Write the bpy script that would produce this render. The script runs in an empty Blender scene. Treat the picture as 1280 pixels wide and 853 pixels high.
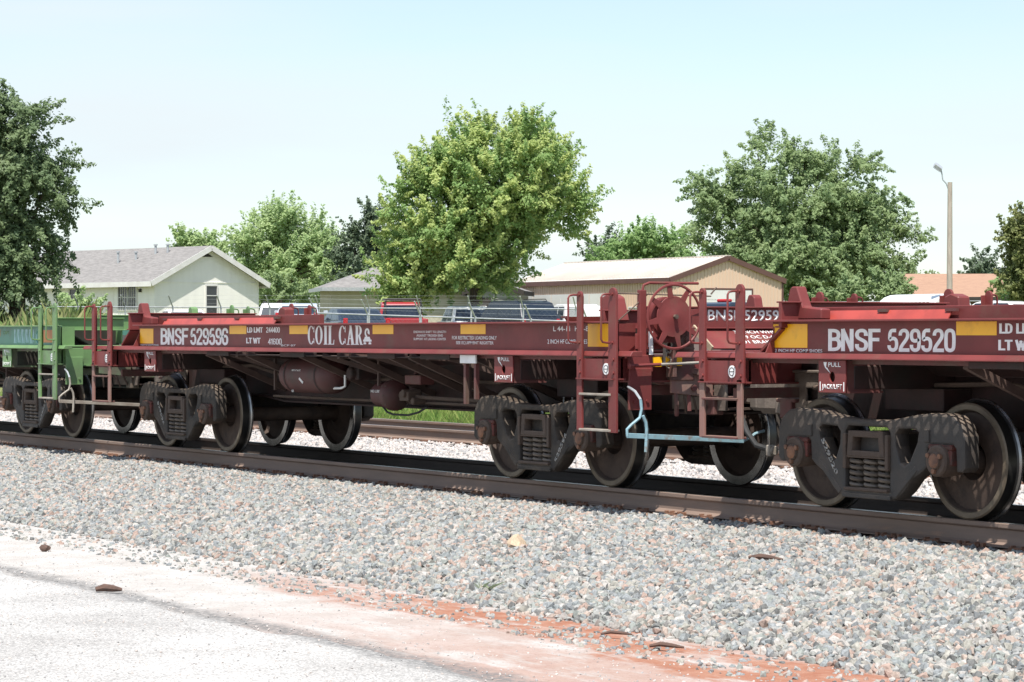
import bpy, bmesh, math, random
import numpy as np
from mathutils import Vector, Matrix, Euler
R = math.radians
random.seed(7)
rng = np.random.default_rng(7)
sc = bpy.context.scene
col = sc.collection

# ------------------------------------------------------------------ camera, world, sun, exposure
F_PX, AZ, PITCH = 3215.0, 31.378, -0.1621
CAM = Vector((0.0, -13.3225, 1.4394))
cam_d = bpy.data.cameras.new('camera')
cam = bpy.data.objects.new('camera', cam_d); col.objects.link(cam)
cam_d.sensor_width = 36.0
cam_d.lens = F_PX / 1280.0 * 36.0
cam_d.clip_start = 0.1; cam_d.clip_end = 6000
fw = Vector((-math.cos(R(AZ)) * math.cos(R(PITCH)), math.sin(R(AZ)) * math.cos(R(PITCH)), math.sin(R(PITCH))))
cam.location = CAM
cam.rotation_euler = fw.to_track_quat('-Z', 'Y').to_euler()
sc.camera = cam

SUN = Vector((0.36, -0.29, 1.0)).normalized()
world = bpy.data.worlds.new('World'); sc.world = world; world.use_nodes = True
wn = world.node_tree.nodes; wl = world.node_tree.links
bg = wn['Background']; bg.inputs['Strength'].default_value = 0.118
sky = wn.new('ShaderNodeTexSky'); sky.sky_type = 'NISHITA'; sky.sun_disc = False
sky.sun_elevation = math.asin(SUN.z); sky.sun_rotation = math.atan2(SUN.x, SUN.y)
sky.air_density = 1.0; sky.dust_density = 0.4; sky.ozone_density = 1.6
tc = wn.new('ShaderNodeTexCoord'); mp = wn.new('ShaderNodeMapping'); mp.inputs['Scale'].default_value = (1.3, 1.3, 10.0)
nz = wn.new('ShaderNodeTexNoise'); nz.inputs['Scale'].default_value = 1.6; nz.inputs['Detail'].default_value = 5.0; nz.inputs['Roughness'].default_value = 0.5
rp = wn.new('ShaderNodeValToRGB')
rp.color_ramp.elements[0].position = 0.36; rp.color_ramp.elements[0].color = (0.30, 0.30, 0.30, 1)
rp.color_ramp.elements[1].position = 0.66; rp.color_ramp.elements[1].color = (1.0, 1.0, 1.0, 1)
mx = wn.new('ShaderNodeMix'); mx.data_type = 'RGBA'
wl.new(tc.outputs['Generated'], mp.inputs['Vector']); wl.new(mp.outputs[0], nz.inputs['Vector'])
wl.new(nz.outputs[0], rp.inputs[0])
sz = wn.new('ShaderNodeSeparateXYZ'); wl.new(tc.outputs['Generated'], sz.inputs[0])
el = wn.new('ShaderNodeMapRange'); el.inputs[1].default_value = 0.10; el.inputs[2].default_value = 0.60; el.inputs[3].default_value = 1.0; el.inputs[4].default_value = 0.35; wl.new(sz.outputs[2], el.inputs[0])
ml = wn.new('ShaderNodeMath'); ml.operation = 'MULTIPLY'; wl.new(rp.outputs[0], ml.inputs[0]); wl.new(el.outputs[0], ml.inputs[1]); wl.new(ml.outputs[0], mx.inputs[0])   # thin haze cloud, thicker towards the horizon
wl.new(sky.outputs[0], mx.inputs[6]); mx.inputs[7].default_value = (4.75, 5.25, 5.5, 1)
wl.new(mx.outputs[2], bg.inputs['Color'])

sun_d = bpy.data.lights.new('sun', 'SUN'); sun_d.energy = 4.7; sun_d.angle = R(0.55); sun_d.color = (1.0, 0.955, 0.89)
sun = bpy.data.objects.new('sun', sun_d); col.objects.link(sun)
sun.rotation_euler = SUN.to_track_quat('Z', 'Y').to_euler(); sun.location = (0, -20, 40)

sc.view_settings.view_transform = 'Standard'; sc.view_settings.look = 'None'
sc.view_settings.exposure = 0.60; sc.view_settings.gamma = 1.0
try: sc.view_settings.use_curve_mapping = False
except Exception: pass

# ------------------------------------------------------------------ places seen from the photographer's stand
RT = Vector((math.sin(R(AZ)), math.cos(R(AZ)), 0)); FWL = Vector((-math.cos(R(AZ)), math.sin(R(AZ)), 0))
def at(u, d, z=None):                     # ground point at bearing u, distance d along the view axis
    p = Vector((CAM.x, CAM.y, 0)) + FWL * d + RT * ((u - 640) / F_PX * d)
    p.z = terrain(p.x, p.y) if z is None else z
    return p
def zat(v, d): return CAM.z + (417.4 - v) / F_PX * d
def sst(a, b, x):
    t = max(0.0, min(1.0, (x - a) / (b - a))); return t * t * (3 - 2 * t)
def terrain(x, y):
    if y < 3.5: return -0.5 - 0.25 * sst(-3.6, -2.4, y)
    if y < 8.2: return -0.75 + 0.41 * sst(3.5, 8.2, y)
    dist = math.hypot(x, y + 13.3)
    return -0.34 + 1.3 * sst(38, 112, dist) * sst(8.2, 14, y) + 0.5 * sst(150, 420, dist) * sst(10, 60, y)

# ------------------------------------------------------------------ materials
def newmat(name):
    m = bpy.data.materials.new(name); m.use_nodes = True
    return m, m.node_tree.nodes, m.node_tree.links, m.node_tree.nodes['Principled BSDF']
def surf(name, c1, c2=None, scale=6.0, rough=0.6, metal=0.0, detail=6.0, lo=0.35, hi=0.65, bump=0.0, bscale=40.0, stretch=(1, 1, 1),
         dirt=None, dscale=1.5, dlo=0.5, dhi=0.75, spec=0.5, coat=0.0, rough2=None, top=None):
    m, n, l, b = newmat(name)
    t = n.new('ShaderNodeTexCoord'); mp = n.new('ShaderNodeMapping'); mp.inputs['Scale'].default_value = stretch
    l.new(t.outputs['Object'], mp.inputs['Vector'])
    c2 = c2 or tuple(x * 0.75 for x in c1)
    nz = n.new('ShaderNodeTexNoise'); nz.inputs['Scale'].default_value = scale; nz.inputs['Detail'].default_value = detail
    l.new(mp.outputs[0], nz.inputs['Vector'])
    mr = n.new('ShaderNodeMapRange'); mr.inputs[1].default_value = lo; mr.inputs[2].default_value = hi
    l.new(nz.outputs[0], mr.inputs[0])
    mix = n.new('ShaderNodeMix'); mix.data_type = 'RGBA'
    mix.inputs[6].default_value = (*c1, 1); mix.inputs[7].default_value = (*c2, 1)
    l.new(mr.outputs[0], mix.inputs[0]); out = mix.outputs[2]
    if dirt:
        n2 = n.new('ShaderNodeTexNoise'); n2.inputs['Scale'].default_value = dscale; n2.inputs['Detail'].default_value = 9.0; n2.inputs['Roughness'].default_value = 0.65
        l.new(mp.outputs[0], n2.inputs['Vector'])
        m2 = n.new('ShaderNodeMapRange'); m2.inputs[1].default_value = dlo; m2.inputs[2].default_value = dhi
        l.new(n2.outputs[0], m2.inputs[0])
        mix2 = n.new('ShaderNodeMix'); mix2.data_type = 'RGBA'; mix2.inputs[7].default_value = (*dirt, 1)
        l.new(out, mix2.inputs[6]); l.new(m2.outputs[0], mix2.inputs[0]); out = mix2.outputs[2]
    if top:                                        # dust that has settled on upward faces
        ge = n.new('ShaderNodeNewGeometry'); sz = n.new('ShaderNodeSeparateXYZ'); l.new(ge.outputs['True Normal'], sz.inputs[0])
        n4 = n.new('ShaderNodeTexNoise'); n4.inputs['Scale'].default_value = 9.0; n4.inputs['Detail'].default_value = 8.0; l.new(ge.outputs['Position'], n4.inputs['Vector'])
        ma = n.new('ShaderNodeMath'); ma.operation = 'MULTIPLY_ADD'; ma.inputs[1].default_value = 0.9; l.new(n4.outputs[0], ma.inputs[0]); l.new(sz.outputs[2], ma.inputs[2])
        m4 = n.new('ShaderNodeMapRange'); m4.inputs[1].default_value = 0.65; m4.inputs[2].default_value = 1.35; m4.inputs[4].default_value = 0.85; l.new(ma.outputs[0], m4.inputs[0])
        mix3 = n.new('ShaderNodeMix'); mix3.data_type = 'RGBA'; mix3.inputs[7].default_value = (*top, 1); l.new(out, mix3.inputs[6]); l.new(m4.outputs[0], mix3.inputs[0]); out = mix3.outputs[2]
    l.new(out, b.inputs['Base Color'])
    b.inputs['Roughness'].default_value = rough; b.inputs['Metallic'].default_value = metal
    b.inputs['Specular IOR Level'].default_value = spec; b.inputs['Coat Weight'].default_value = coat
    if rough2 is not None:
        m3 = n.new('ShaderNodeMapRange'); m3.inputs[1].default_value = 0.3; m3.inputs[2].default_value = 0.7
        m3.inputs[3].default_value = rough; m3.inputs[4].default_value = rough2
        l.new(nz.outputs[0], m3.inputs[0]); l.new(m3.outputs[0], b.inputs['Roughness'])
    if bump:
        n3 = n.new('ShaderNodeTexNoise'); n3.inputs['Scale'].default_value = bscale; n3.inputs['Detail'].default_value = 5
        l.new(mp.outputs[0], n3.inputs['Vector'])
        bp = n.new('ShaderNodeBump'); bp.inputs['Strength'].default_value = bump; bp.inputs['Distance'].default_value = 0.02
        l.new(n3.outputs[0], bp.inputs['Height']); l.new(bp.outputs[0], b.inputs['Normal'])
    return m
M = {}
M['red'] = surf('mineral_red_paint', (0.205, 0.045, 0.042), (0.155, 0.036, 0.034), 3.0, 0.50, dirt=(0.15, 0.075, 0.055), dscale=4.0, dlo=0.52, dhi=0.80, spec=0.28, bump=0.05, bscale=30)
M['red_dusty'] = surf('dusty_red_paint', (0.1403, 0.0467, 0.0425), (0.0978, 0.0408, 0.0340), 4.0, 0.65, dirt=(0.1360, 0.0978, 0.0723), dscale=4.0, dlo=0.48, dhi=0.75, bump=0.06, bscale=30, top=(0.22, 0.13, 0.10))
M['red_under'] = surf('grimy_shaded_underframe_paint', (0.0550, 0.0220, 0.0198), (0.0303, 0.0165, 0.0143), 5.0, 0.7, dirt=(0.0275, 0.0220, 0.0187), dscale=3.0, dlo=0.45, dhi=0.7, bump=0.06, top=(0.11, 0.08, 0.065))  # grimy paint, its colour darkened further to deepen the shade below deck
M['strip_red'] = surf('fresh_orange_red_paint', (0.4500, 0.0713, 0.0525), (0.3450, 0.0562, 0.0435), 5.0, 0.4, dirt=(0.2250, 0.0450, 0.0338), dscale=4, dlo=0.55, dhi=0.75)
M['green'] = surf('faded_green_paint', (0.155, 0.275, 0.105), (0.125, 0.220, 0.090), 3.0, 0.45, dirt=(0.12, 0.14, 0.085), dscale=3, dlo=0.52, dhi=0.8)
M['green_web'] = surf('teal_green_paint', (0.095, 0.270, 0.195), (0.075, 0.220, 0.16), 3.0, 0.45, dirt=(0.10, 0.10, 0.07), dscale=3, dlo=0.55, dhi=0.8)
M['green_dusty'] = surf('dusty_green_paint', (0.12, 0.17, 0.095), (0.10, 0.085, 0.062), 3.0, 0.65, dirt=(0.12, 0.09, 0.07), dscale=3, dlo=0.42, dhi=0.7)
M['green_under'] = surf('grimy_shaded_green_underframe', (0.0360, 0.0450, 0.0300), (0.0240, 0.0210, 0.0180), 4, 0.7, dirt=(0.0360, 0.0270, 0.0210), dscale=3, dlo=0.45, dhi=0.7)  # green counterpart: grime, plus underbody shade put into the colour
M['cream_steel'] = surf('cream_painted_plate', (0.50, 0.42, 0.29), (0.40, 0.32, 0.22), 5, 0.55, dirt=(0.28, 0.19, 0.13), dscale=5, dlo=0.5, dhi=0.8)
M['cast'] = surf('dark_cast_steel', (0.030, 0.026, 0.023), (0.055, 0.045, 0.037), 5.0, 0.72, dirt=(0.105, 0.080, 0.060), dscale=4.5, dlo=0.46, dhi=0.80, bump=0.25, bscale=45, spec=0.35, top=(0.16, 0.122, 0.092))
M['cast_brown'] = surf('brown_cast_steel', (0.085, 0.060, 0.047), (0.12, 0.085, 0.066), 5.0, 0.75, dirt=(0.055, 0.042, 0.035), dscale=5, dlo=0.5, dhi=0.75, bump=0.22, bscale=45, spec=0.3, top=(0.18, 0.13, 0.10))
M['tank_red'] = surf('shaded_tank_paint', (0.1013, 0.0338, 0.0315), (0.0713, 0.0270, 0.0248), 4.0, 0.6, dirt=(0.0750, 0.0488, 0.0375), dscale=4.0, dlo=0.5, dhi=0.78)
M['coupler_dust'] = surf('dusty_coupler_casting', (0.200, 0.165, 0.135), (0.135, 0.105, 0.085), 6.0, 0.75, dirt=(0.09, 0.065, 0.05), dscale=6, dlo=0.55, dhi=0.8, bump=0.2, bscale=45)
M['brace_dust'] = surf('dusty_brace_steel', (0.1148, 0.0723, 0.0578), (0.0808, 0.0493, 0.0408), 5.0, 0.75, dirt=(0.0510, 0.0340, 0.0298), dscale=4, dlo=0.5, dhi=0.8)
M['rust'] = surf('rusted_steel', (0.24, 0.12, 0.07), (0.13, 0.07, 0.05), 14, 0.8, dirt=(0.30, 0.14, 0.075), dscale=9, dlo=0.5, dhi=0.75, bump=0.2, bscale=80)
M['adapter'] = surf('red_primed_casting', (0.1700, 0.0442, 0.0340), (0.0850, 0.0340, 0.0255), 12, 0.7, dirt=(0.0595, 0.0425, 0.0340), dscale=12, dlo=0.48, dhi=0.7)
M['spring'] = surf('spring_steel', (0.17, 0.135, 0.105), (0.10, 0.08, 0.065), 9, 0.5, metal=0.25)
M['wheel'] = surf('wheel_plate_brown', (0.060, 0.041, 0.033), (0.085, 0.059, 0.046), 5, 0.75, dirt=(0.040, 0.030, 0.026), dscale=7, dlo=0.5, dhi=0.7, bump=0.10, spec=0.3)
M['rim'] = surf('wheel_rim_edge', (0.17, 0.135, 0.095), (0.11, 0.085, 0.06), 7, 0.55, metal=0.3)
M['tread'] = surf('polished_wheel_tread', (0.34, 0.33, 0.32), (0.22, 0.21, 0.20), 6, 0.26, metal=0.9)
M['tread_dark'] = surf('oily_wheel_tread', (0.0600, 0.0588, 0.0570), (0.0360, 0.0348, 0.0330), 6, 0.33, metal=0.7)
M['black'] = surf('black_rubber', (0.015, 0.015, 0.015), (0.03, 0.03, 0.03), 20, 0.6)
M['white'] = surf('white_stencil_paint', (0.88, 0.88, 0.86), (0.78, 0.77, 0.75), 9, 0.6, dirt=(0.45, 0.34, 0.32), dscale=14, dlo=0.60, dhi=0.85)
M['yellow'] = surf('yellow_reflective_sheeting', (0.97, 0.50, 0.01), (0.92, 0.45, 0.01), 3, 0.35, dirt=(0.60, 0.28, 0.02), dscale=5, dlo=0.60, dhi=0.85)
M['orange'] = surf('orange_reflective_sheeting', (0.72, 0.24, 0.02), (0.62, 0.20, 0.03), 3, 0.4)
M['lightblue'] = surf('pale_blue_paint', (0.27, 0.43, 0.49), (0.21, 0.35, 0.40), 9, 0.55, dirt=(0.22, 0.20, 0.18), dscale=13, dlo=0.50, dhi=0.66)
M['greysteel'] = surf('weathered_grey_steel', (0.36, 0.33, 0.28), (0.26, 0.22, 0.18), 9, 0.6)
M['galv'] = surf('galvanised_steel', (0.48, 0.50, 0.51), (0.38, 0.40, 0.42), 12, 0.45, metal=0.3)
M['rail_side'] = surf('rail_rust_brown', (0.235, 0.165, 0.128), (0.18, 0.128, 0.103), 3, 0.72, stretch=(0.6, 4, 4), dirt=(0.34, 0.20, 0.13), dscale=3.0, dlo=0.56, dhi=0.82, bump=0.08, bscale=30)
M['rail_dark'] = surf('shaded_rail', (0.075, 0.055, 0.045), (0.05, 0.038, 0.033), 3, 0.65, stretch=(0.6, 4, 4), dirt=(0.10, 0.065, 0.05), dscale=3.0, dlo=0.56, dhi=0.82)  # darker copy of the rail: shade under the train put into its colour
M['rail_top'] = surf('polished_rail_head', (0.36, 0.34, 0.33), (0.25, 0.23, 0.21), 3, 0.3, metal=0.85, stretch=(0.2, 8, 8))
M['tie'] = surf('creosoted_timber', (0.0315, 0.0245, 0.0196), (0.0630, 0.0490, 0.0385), 9, 0.85, stretch=(8, 0.6, 4), bump=0.3, bscale=12)
M['wood'] = surf('grey_brown_pole_timber', (0.46, 0.40, 0.33), (0.34, 0.29, 0.24), 5, 0.8, stretch=(5, 5, 0.5), bump=0.2, bscale=10)
M['glass'] = surf('dark_window_glass', (0.020, 0.026, 0.034), (0.03, 0.036, 0.045), 1.5, 0.06, spec=0.7)
M['carglass'] = surf('tinted_car_glass', (0.018, 0.028, 0.044), (0.025, 0.036, 0.054), 1.0, 0.12, spec=0.3)
M['mesh_wire'] = surf('weathered_fence_wire', (0.16, 0.165, 0.17), (0.12, 0.125, 0.13), 12, 0.6)
M['chrome'] = surf('chrome_trim', (0.6, 0.6, 0.6), (0.5, 0.5, 0.5), 5, 0.15, metal=1.0)
M['tyre'] = surf('tyre_rubber', (0.02, 0.02, 0.02), (0.03, 0.03, 0.03), 20, 0.8)
M['lamp_red'] = surf('red_tail_lamp', (0.45, 0.01, 0.02), (0.4, 0.01, 0.02), 5, 0.2)
M['lamp_clear'] = surf('clear_lamp_lens', (0.7, 0.7, 0.68), (0.6, 0.6, 0.6), 5, 0.15)
def carpaint(name, c): 
    M[name] = surf(name + '_car_paint', c, tuple(x * 0.93 for x in c), 0.6, 0.3, coat=0.35, spec=0.4); return M[name]
carpaint('car_white', (0.75, 0.75, 0.74)); carpaint('car_navy', (0.020, 0.032, 0.055)); carpaint('car_red', (0.33, 0.025, 0.035))
carpaint('car_dark', (0.016, 0.022, 0.036)); carpaint('car_silver', (0.45, 0.50, 0.55)); carpaint('car_teal', (0.10, 0.16, 0.18))

# ------------------------------------------------------------------ mesh helpers
EACH = {'bearer_bracket', 'cross_brace', 'hanger_rod', 'casting_rib', 'column_guide', 'gusset', 'end_brace', 'instruction_plate', 'tie_rod', 'brake_pipe', 'card_hanger', 'tank_strap', 'pad_box', 'brake_rigging', 'clip'}
TINY = {'bolt', 'hanger_bolt', 'cap_screw', 'stencil_arrow', 'brake_chain', 'disc_mark', 'sprayed_tag', 'walkway_grating'}
class MB:
    def __init__(s): s.v = []; s.f = []; s.m = []; s.p = []
    def add(s, vs, fs, mat=0):
        b = len(s.v); s.p.append((b, len(s.f))); s.v += [tuple(v) for v in vs]; s.f += [tuple(i + b for i in f) for f in fs]; s.m += [mat] * len(fs); return s
    def box(s, x0, x1, y0, y1, z0, z1, mat=0, rot=None, piv=None):
        vs = [Vector((x, y, z)) for z in (z0, z1) for y in (y0, y1) for x in (x0, x1)]
        if rot is not None:
            c = Vector(piv) if piv else Vector(((x0 + x1) / 2, (y0 + y1) / 2, (z0 + z1) / 2))
            e = Euler(rot).to_matrix(); vs = [c + e @ (v - c) for v in vs]
        return s.add(vs, [(0, 2, 3, 1), (4, 5, 7, 6), (0, 1, 5, 4), (2, 6, 7, 3), (0, 4, 6, 2), (1, 3, 7, 5)], mat)
    def tube(s, pts, r, n=8, mat=0, cap=True):
        pts = [Vector(p) for p in pts]; rs = r if isinstance(r, (list, tuple)) else [r] * len(pts)
        vs = []; fs = []; N = len(pts); up = None
        for i, p in enumerate(pts):
            d = (pts[min(i + 1, N - 1)] - pts[max(i - 1, 0)]).normalized()
            if up is None:
                a = Vector((0, 0, 1)) if abs(d.z) < 0.9 else Vector((1, 0, 0)); up = d.cross(a).normalized()
            else:
                up = (up - d * up.dot(d)).normalized()
            w = d.cross(up)
            for k in range(n):
                t = 2 * math.pi * k / n; vs.append(p + (up * math.cos(t) + w * math.sin(t)) * rs[i])
        for i in range(N - 1):
            for k in range(n):
                a = i * n + k; b = i * n + (k + 1) % n; fs.append((a, b, b + n, a + n))
        if cap: fs += [tuple(reversed(range(n))), tuple(range((N - 1) * n, N * n))]
        return s.add(vs, fs, mat)
    def bar(s, a, b, w, h, mat=0):            # rectangular bar between two points
        a = Vector(a); b = Vector(b); d = (b - a).normalized(); u = Vector((0, 0, 1)) if abs(d.z) < 0.95 else Vector((0, 1, 0))
        x = d.cross(u).normalized() * (w / 2); y = x.cross(d).normalized() * (h / 2)
        vs = [p + i * x + j * y for p in (a, b) for i, j in ((-1, -1), (1, -1), (1, 1), (-1, 1))]
        return s.add(vs, [(0, 1, 2, 3), (7, 6, 5, 4), (0, 4, 5, 1), (1, 5, 6, 2), (2, 6, 7, 3), (3, 7, 4, 0)], mat)
    def cyl(s, c, axis, r, L, n=20, mat=0, r2=None):
        c = Vector(c); a = Vector({'x': (1, 0, 0), 'y': (0, 1, 0), 'z': (0, 0, 1)}[axis]) if isinstance(axis, str) else Vector(axis).normalized()
        return s.tube([c - a * L / 2, c + a * L / 2], [r, r if r2 is None else r2], n, mat)
    def lathe(s, prof, c, axis, n=40, mats=None, close=False):   # prof: (distance along axis, radius)
        c = Vector(c); a = Vector(axis).normalized(); t = Vector((0, 0, 1)) if abs(a.z) < 0.9 else Vector((1, 0, 0))
        u = a.cross(t).normalized(); w = a.cross(u); b0 = len(s.v); P = len(prof); s.p.append((b0, len(s.f)))
        for d, r in prof:
            for k in range(n):
                q = 2 * math.pi * k / n; s.v.append(tuple(c + a * d + (u * math.cos(q) + w * math.sin(q)) * r))
        for i in range(P - 1):
            for k in range(n):
                a0 = b0 + i * n + k; a1 = b0 + i * n + (k + 1) % n
                s.f.append((a0, a1, a1 + n, a0 + n)); s.m.append(mats[i] if mats else 0)
        return s
    def poly(s, pts2, plane, o0, o1, mat=0):  # convex-ish polygon extruded; plane 'xz' (offset y), 'yz' (offset x), 'xy' (offset z)
        def P(a, b, o): return {'xz': (a, o, b), 'yz': (o, a, b), 'xy': (a, b, o)}[plane]
        n = len(pts2); vs = [P(a, b, o0) for a, b in pts2] + [P(a, b, o1) for a, b in pts2]
        fs = [tuple(range(n)), tuple(reversed(range(n, 2 * n)))] + [(i, i + n, (i + 1) % n + n, (i + 1) % n) for i in range(n)]
        return s.add(vs, fs, mat)
    def build(s, name, mats, parent=None, smooth=False, bevel=0.0, link=True, segs=1):
        if name in EACH and len(s.p) > 1:          # separate pieces become separate parts
            ends = s.p[1:] + [(len(s.v), len(s.f))]
            for (v0, f0), (v1, f1) in zip(s.p, ends):
                q = MB(); q.v = s.v[v0:v1]; q.f = [tuple(i - v0 for i in f) for f in s.f[f0:f1]]; q.m = s.m[f0:f1]; q.p = [(0, 0)]
                o = q.build(name, mats, parent, smooth, bevel, link, segs)
            return o
        me = bpy.data.meshes.new(name); me.from_pydata(s.v, [], s.f); me.update()
        bm = bmesh.new(); bm.from_mesh(me); bmesh.ops.recalc_face_normals(bm, faces=bm.faces[:]); 
        if bevel > 0:
            bmesh.ops.remove_doubles(bm, verts=bm.verts[:], dist=1e-5)
            ed = [e for e in bm.edges if len(e.link_faces) == 2 and e.calc_face_angle(0) > 0.6]
            try: bmesh.ops.bevel(bm, geom=ed, offset=bevel, segments=segs, affect='EDGES', profile=0.5, clamp_overlap=True)
            except Exception: pass
        bm.to_mesh(me); bm.free()
        for mm in (mats if isinstance(mats, (list, tuple)) else [mats]): me.materials.append(mm)
        if len(s.m) == len(me.polygons): me.polygons.foreach_set('material_index', s.m)
        o = bpy.data.objects.new(name, me); col.objects.link(o)
        if smooth: shade(me, smooth if isinstance(smooth, (int, float)) and smooth is not True else 40)
        if parent is not None: o.parent = parent
        if name in TINY: o['kind'] = 'stuff'
        return o
def shade(me, ang=40):
    me.polygons.foreach_set('use_smooth', [True] * len(me.polygons))
    bm = bmesh.new(); bm.from_mesh(me)
    for e in bm.edges:
        e.smooth = not (len(e.link_faces) == 2 and e.calc_face_angle(0) > R(ang))
    bm.to_mesh(me); bm.free()
def thing(name, label, cat, loc=(0, 0, 0), rz=0.0, group=None):
    o = bpy.data.objects.new(name, None); col.objects.link(o); o.location = loc; o.rotation_euler = (0, 0, rz); o.empty_display_size = 0.2
    o['label'] = label; o['category'] = cat
    if group: o['group'] = group
    return o
def tag(o, label, cat, group=None):
    o['label'] = label; o['category'] = cat
    if group: o['group'] = group
    return o
def kind(o, k): o['kind'] = k; return o
def dup(o, parent=None, loc=None, rot=None):
    c = o.copy(); col.objects.link(c)
    if parent is not None: c.parent = parent
    if loc is not None: c.location = loc
    if rot is not None: c.rotation_euler = rot
    for ch in o.children: dup(ch, c)
    return c
def plate(name, outlines, thick, mat, parent, bevel=0.0, loc=(0, 0, 0), rot=(0, 0, 0)):
    """flat outline with holes in local XY, given thickness along local z (centred); curve fill turned into a mesh"""
    cu = bpy.data.curves.new(name, 'CURVE'); cu.dimensions = '2D'; cu.fill_mode = 'BOTH'; cu.extrude = max(thick / 2 - bevel, 0.0002); cu.bevel_depth = bevel; cu.bevel_resolution = 1; cu.offset = -bevel
    for pts in outlines:
        sp = cu.splines.new('POLY'); sp.points.add(len(pts) - 1); sp.use_cyclic_u = True
        for p, q in zip(sp.points, pts): p.co = (q[0], q[1], 0, 1)
    t = bpy.data.objects.new(name + '_tmp', cu); col.objects.link(t)
    dg = bpy.context.evaluated_depsgraph_get(); dg.update()
    me = bpy.data.meshes.new_from_object(t.evaluated_get(dg)); bpy.data.objects.remove(t); bpy.data.curves.remove(cu)
    me.name = name; me.materials.clear(); me.materials.append(mat)
    o = bpy.data.objects.new(name, me); col.objects.link(o); o.parent = parent; o.location = loc; o.rotation_euler = rot
    return o
def text(body, parent, x, y, z, w, h, rot=(R(90), 0, 0), mat=None, bold=0.012, name='lettering', thick=0.0012, space=1.0):
    """stencilled lettering fitted to width w and cap height h, lower left corner at x, y, z"""
    cu = bpy.data.curves.new(name, 'FONT'); cu.body = body; cu.size = 1.0; cu.offset = bold; cu.extrude = 0.0; cu.resolution_u = 3; cu.space_character = space
    t = bpy.data.objects.new(name + '_tmp', cu); col.objects.link(t)
    dg = bpy.context.evaluated_depsgraph_get(); dg.update()
    me = bpy.data.meshes.new_from_object(t.evaluated_get(dg)); bpy.data.objects.remove(t); bpy.data.curves.remove(cu)
    n = len(me.vertices); a = np.empty(n * 3, 'f'); me.vertices.foreach_get('co', a); a = a.reshape(-1, 3)
    x0, x1 = a[:, 0].min(), a[:, 0].max(); y0, y1 = a[:, 1].min(), a[:, 1].max()
    a[:, 0] = (a[:, 0] - x0) * (w / (x1 - x0)); a[:, 1] = (a[:, 1] - y0) * (h / (y1 - y0)); a[:, 2] = 0
    me.vertices.foreach_set('co', a.ravel()); me.update()
    bm = bmesh.new(); bm.from_mesh(me); bmesh.ops.remove_doubles(bm, verts=bm.verts[:], dist=0.0004)
    r = bmesh.ops.extrude_face_region(bm, geom=bm.faces[:]); bmesh.ops.translate(bm, verts=[q for q in r['geom'] if isinstance(q, bmesh.types.BMVert)], vec=(0, 0, thick))
    bmesh.ops.recalc_face_normals(bm, faces=bm.faces[:]); bm.to_mesh(me); bm.free()
    me.name = name; me.materials.clear(); me.materials.append(mat or M['white'])
    o = bpy.data.objects.new(name, me); col.objects.link(o); o.parent = parent; o.location = (x, y, z); o.rotation_euler = rot
    return o

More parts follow.
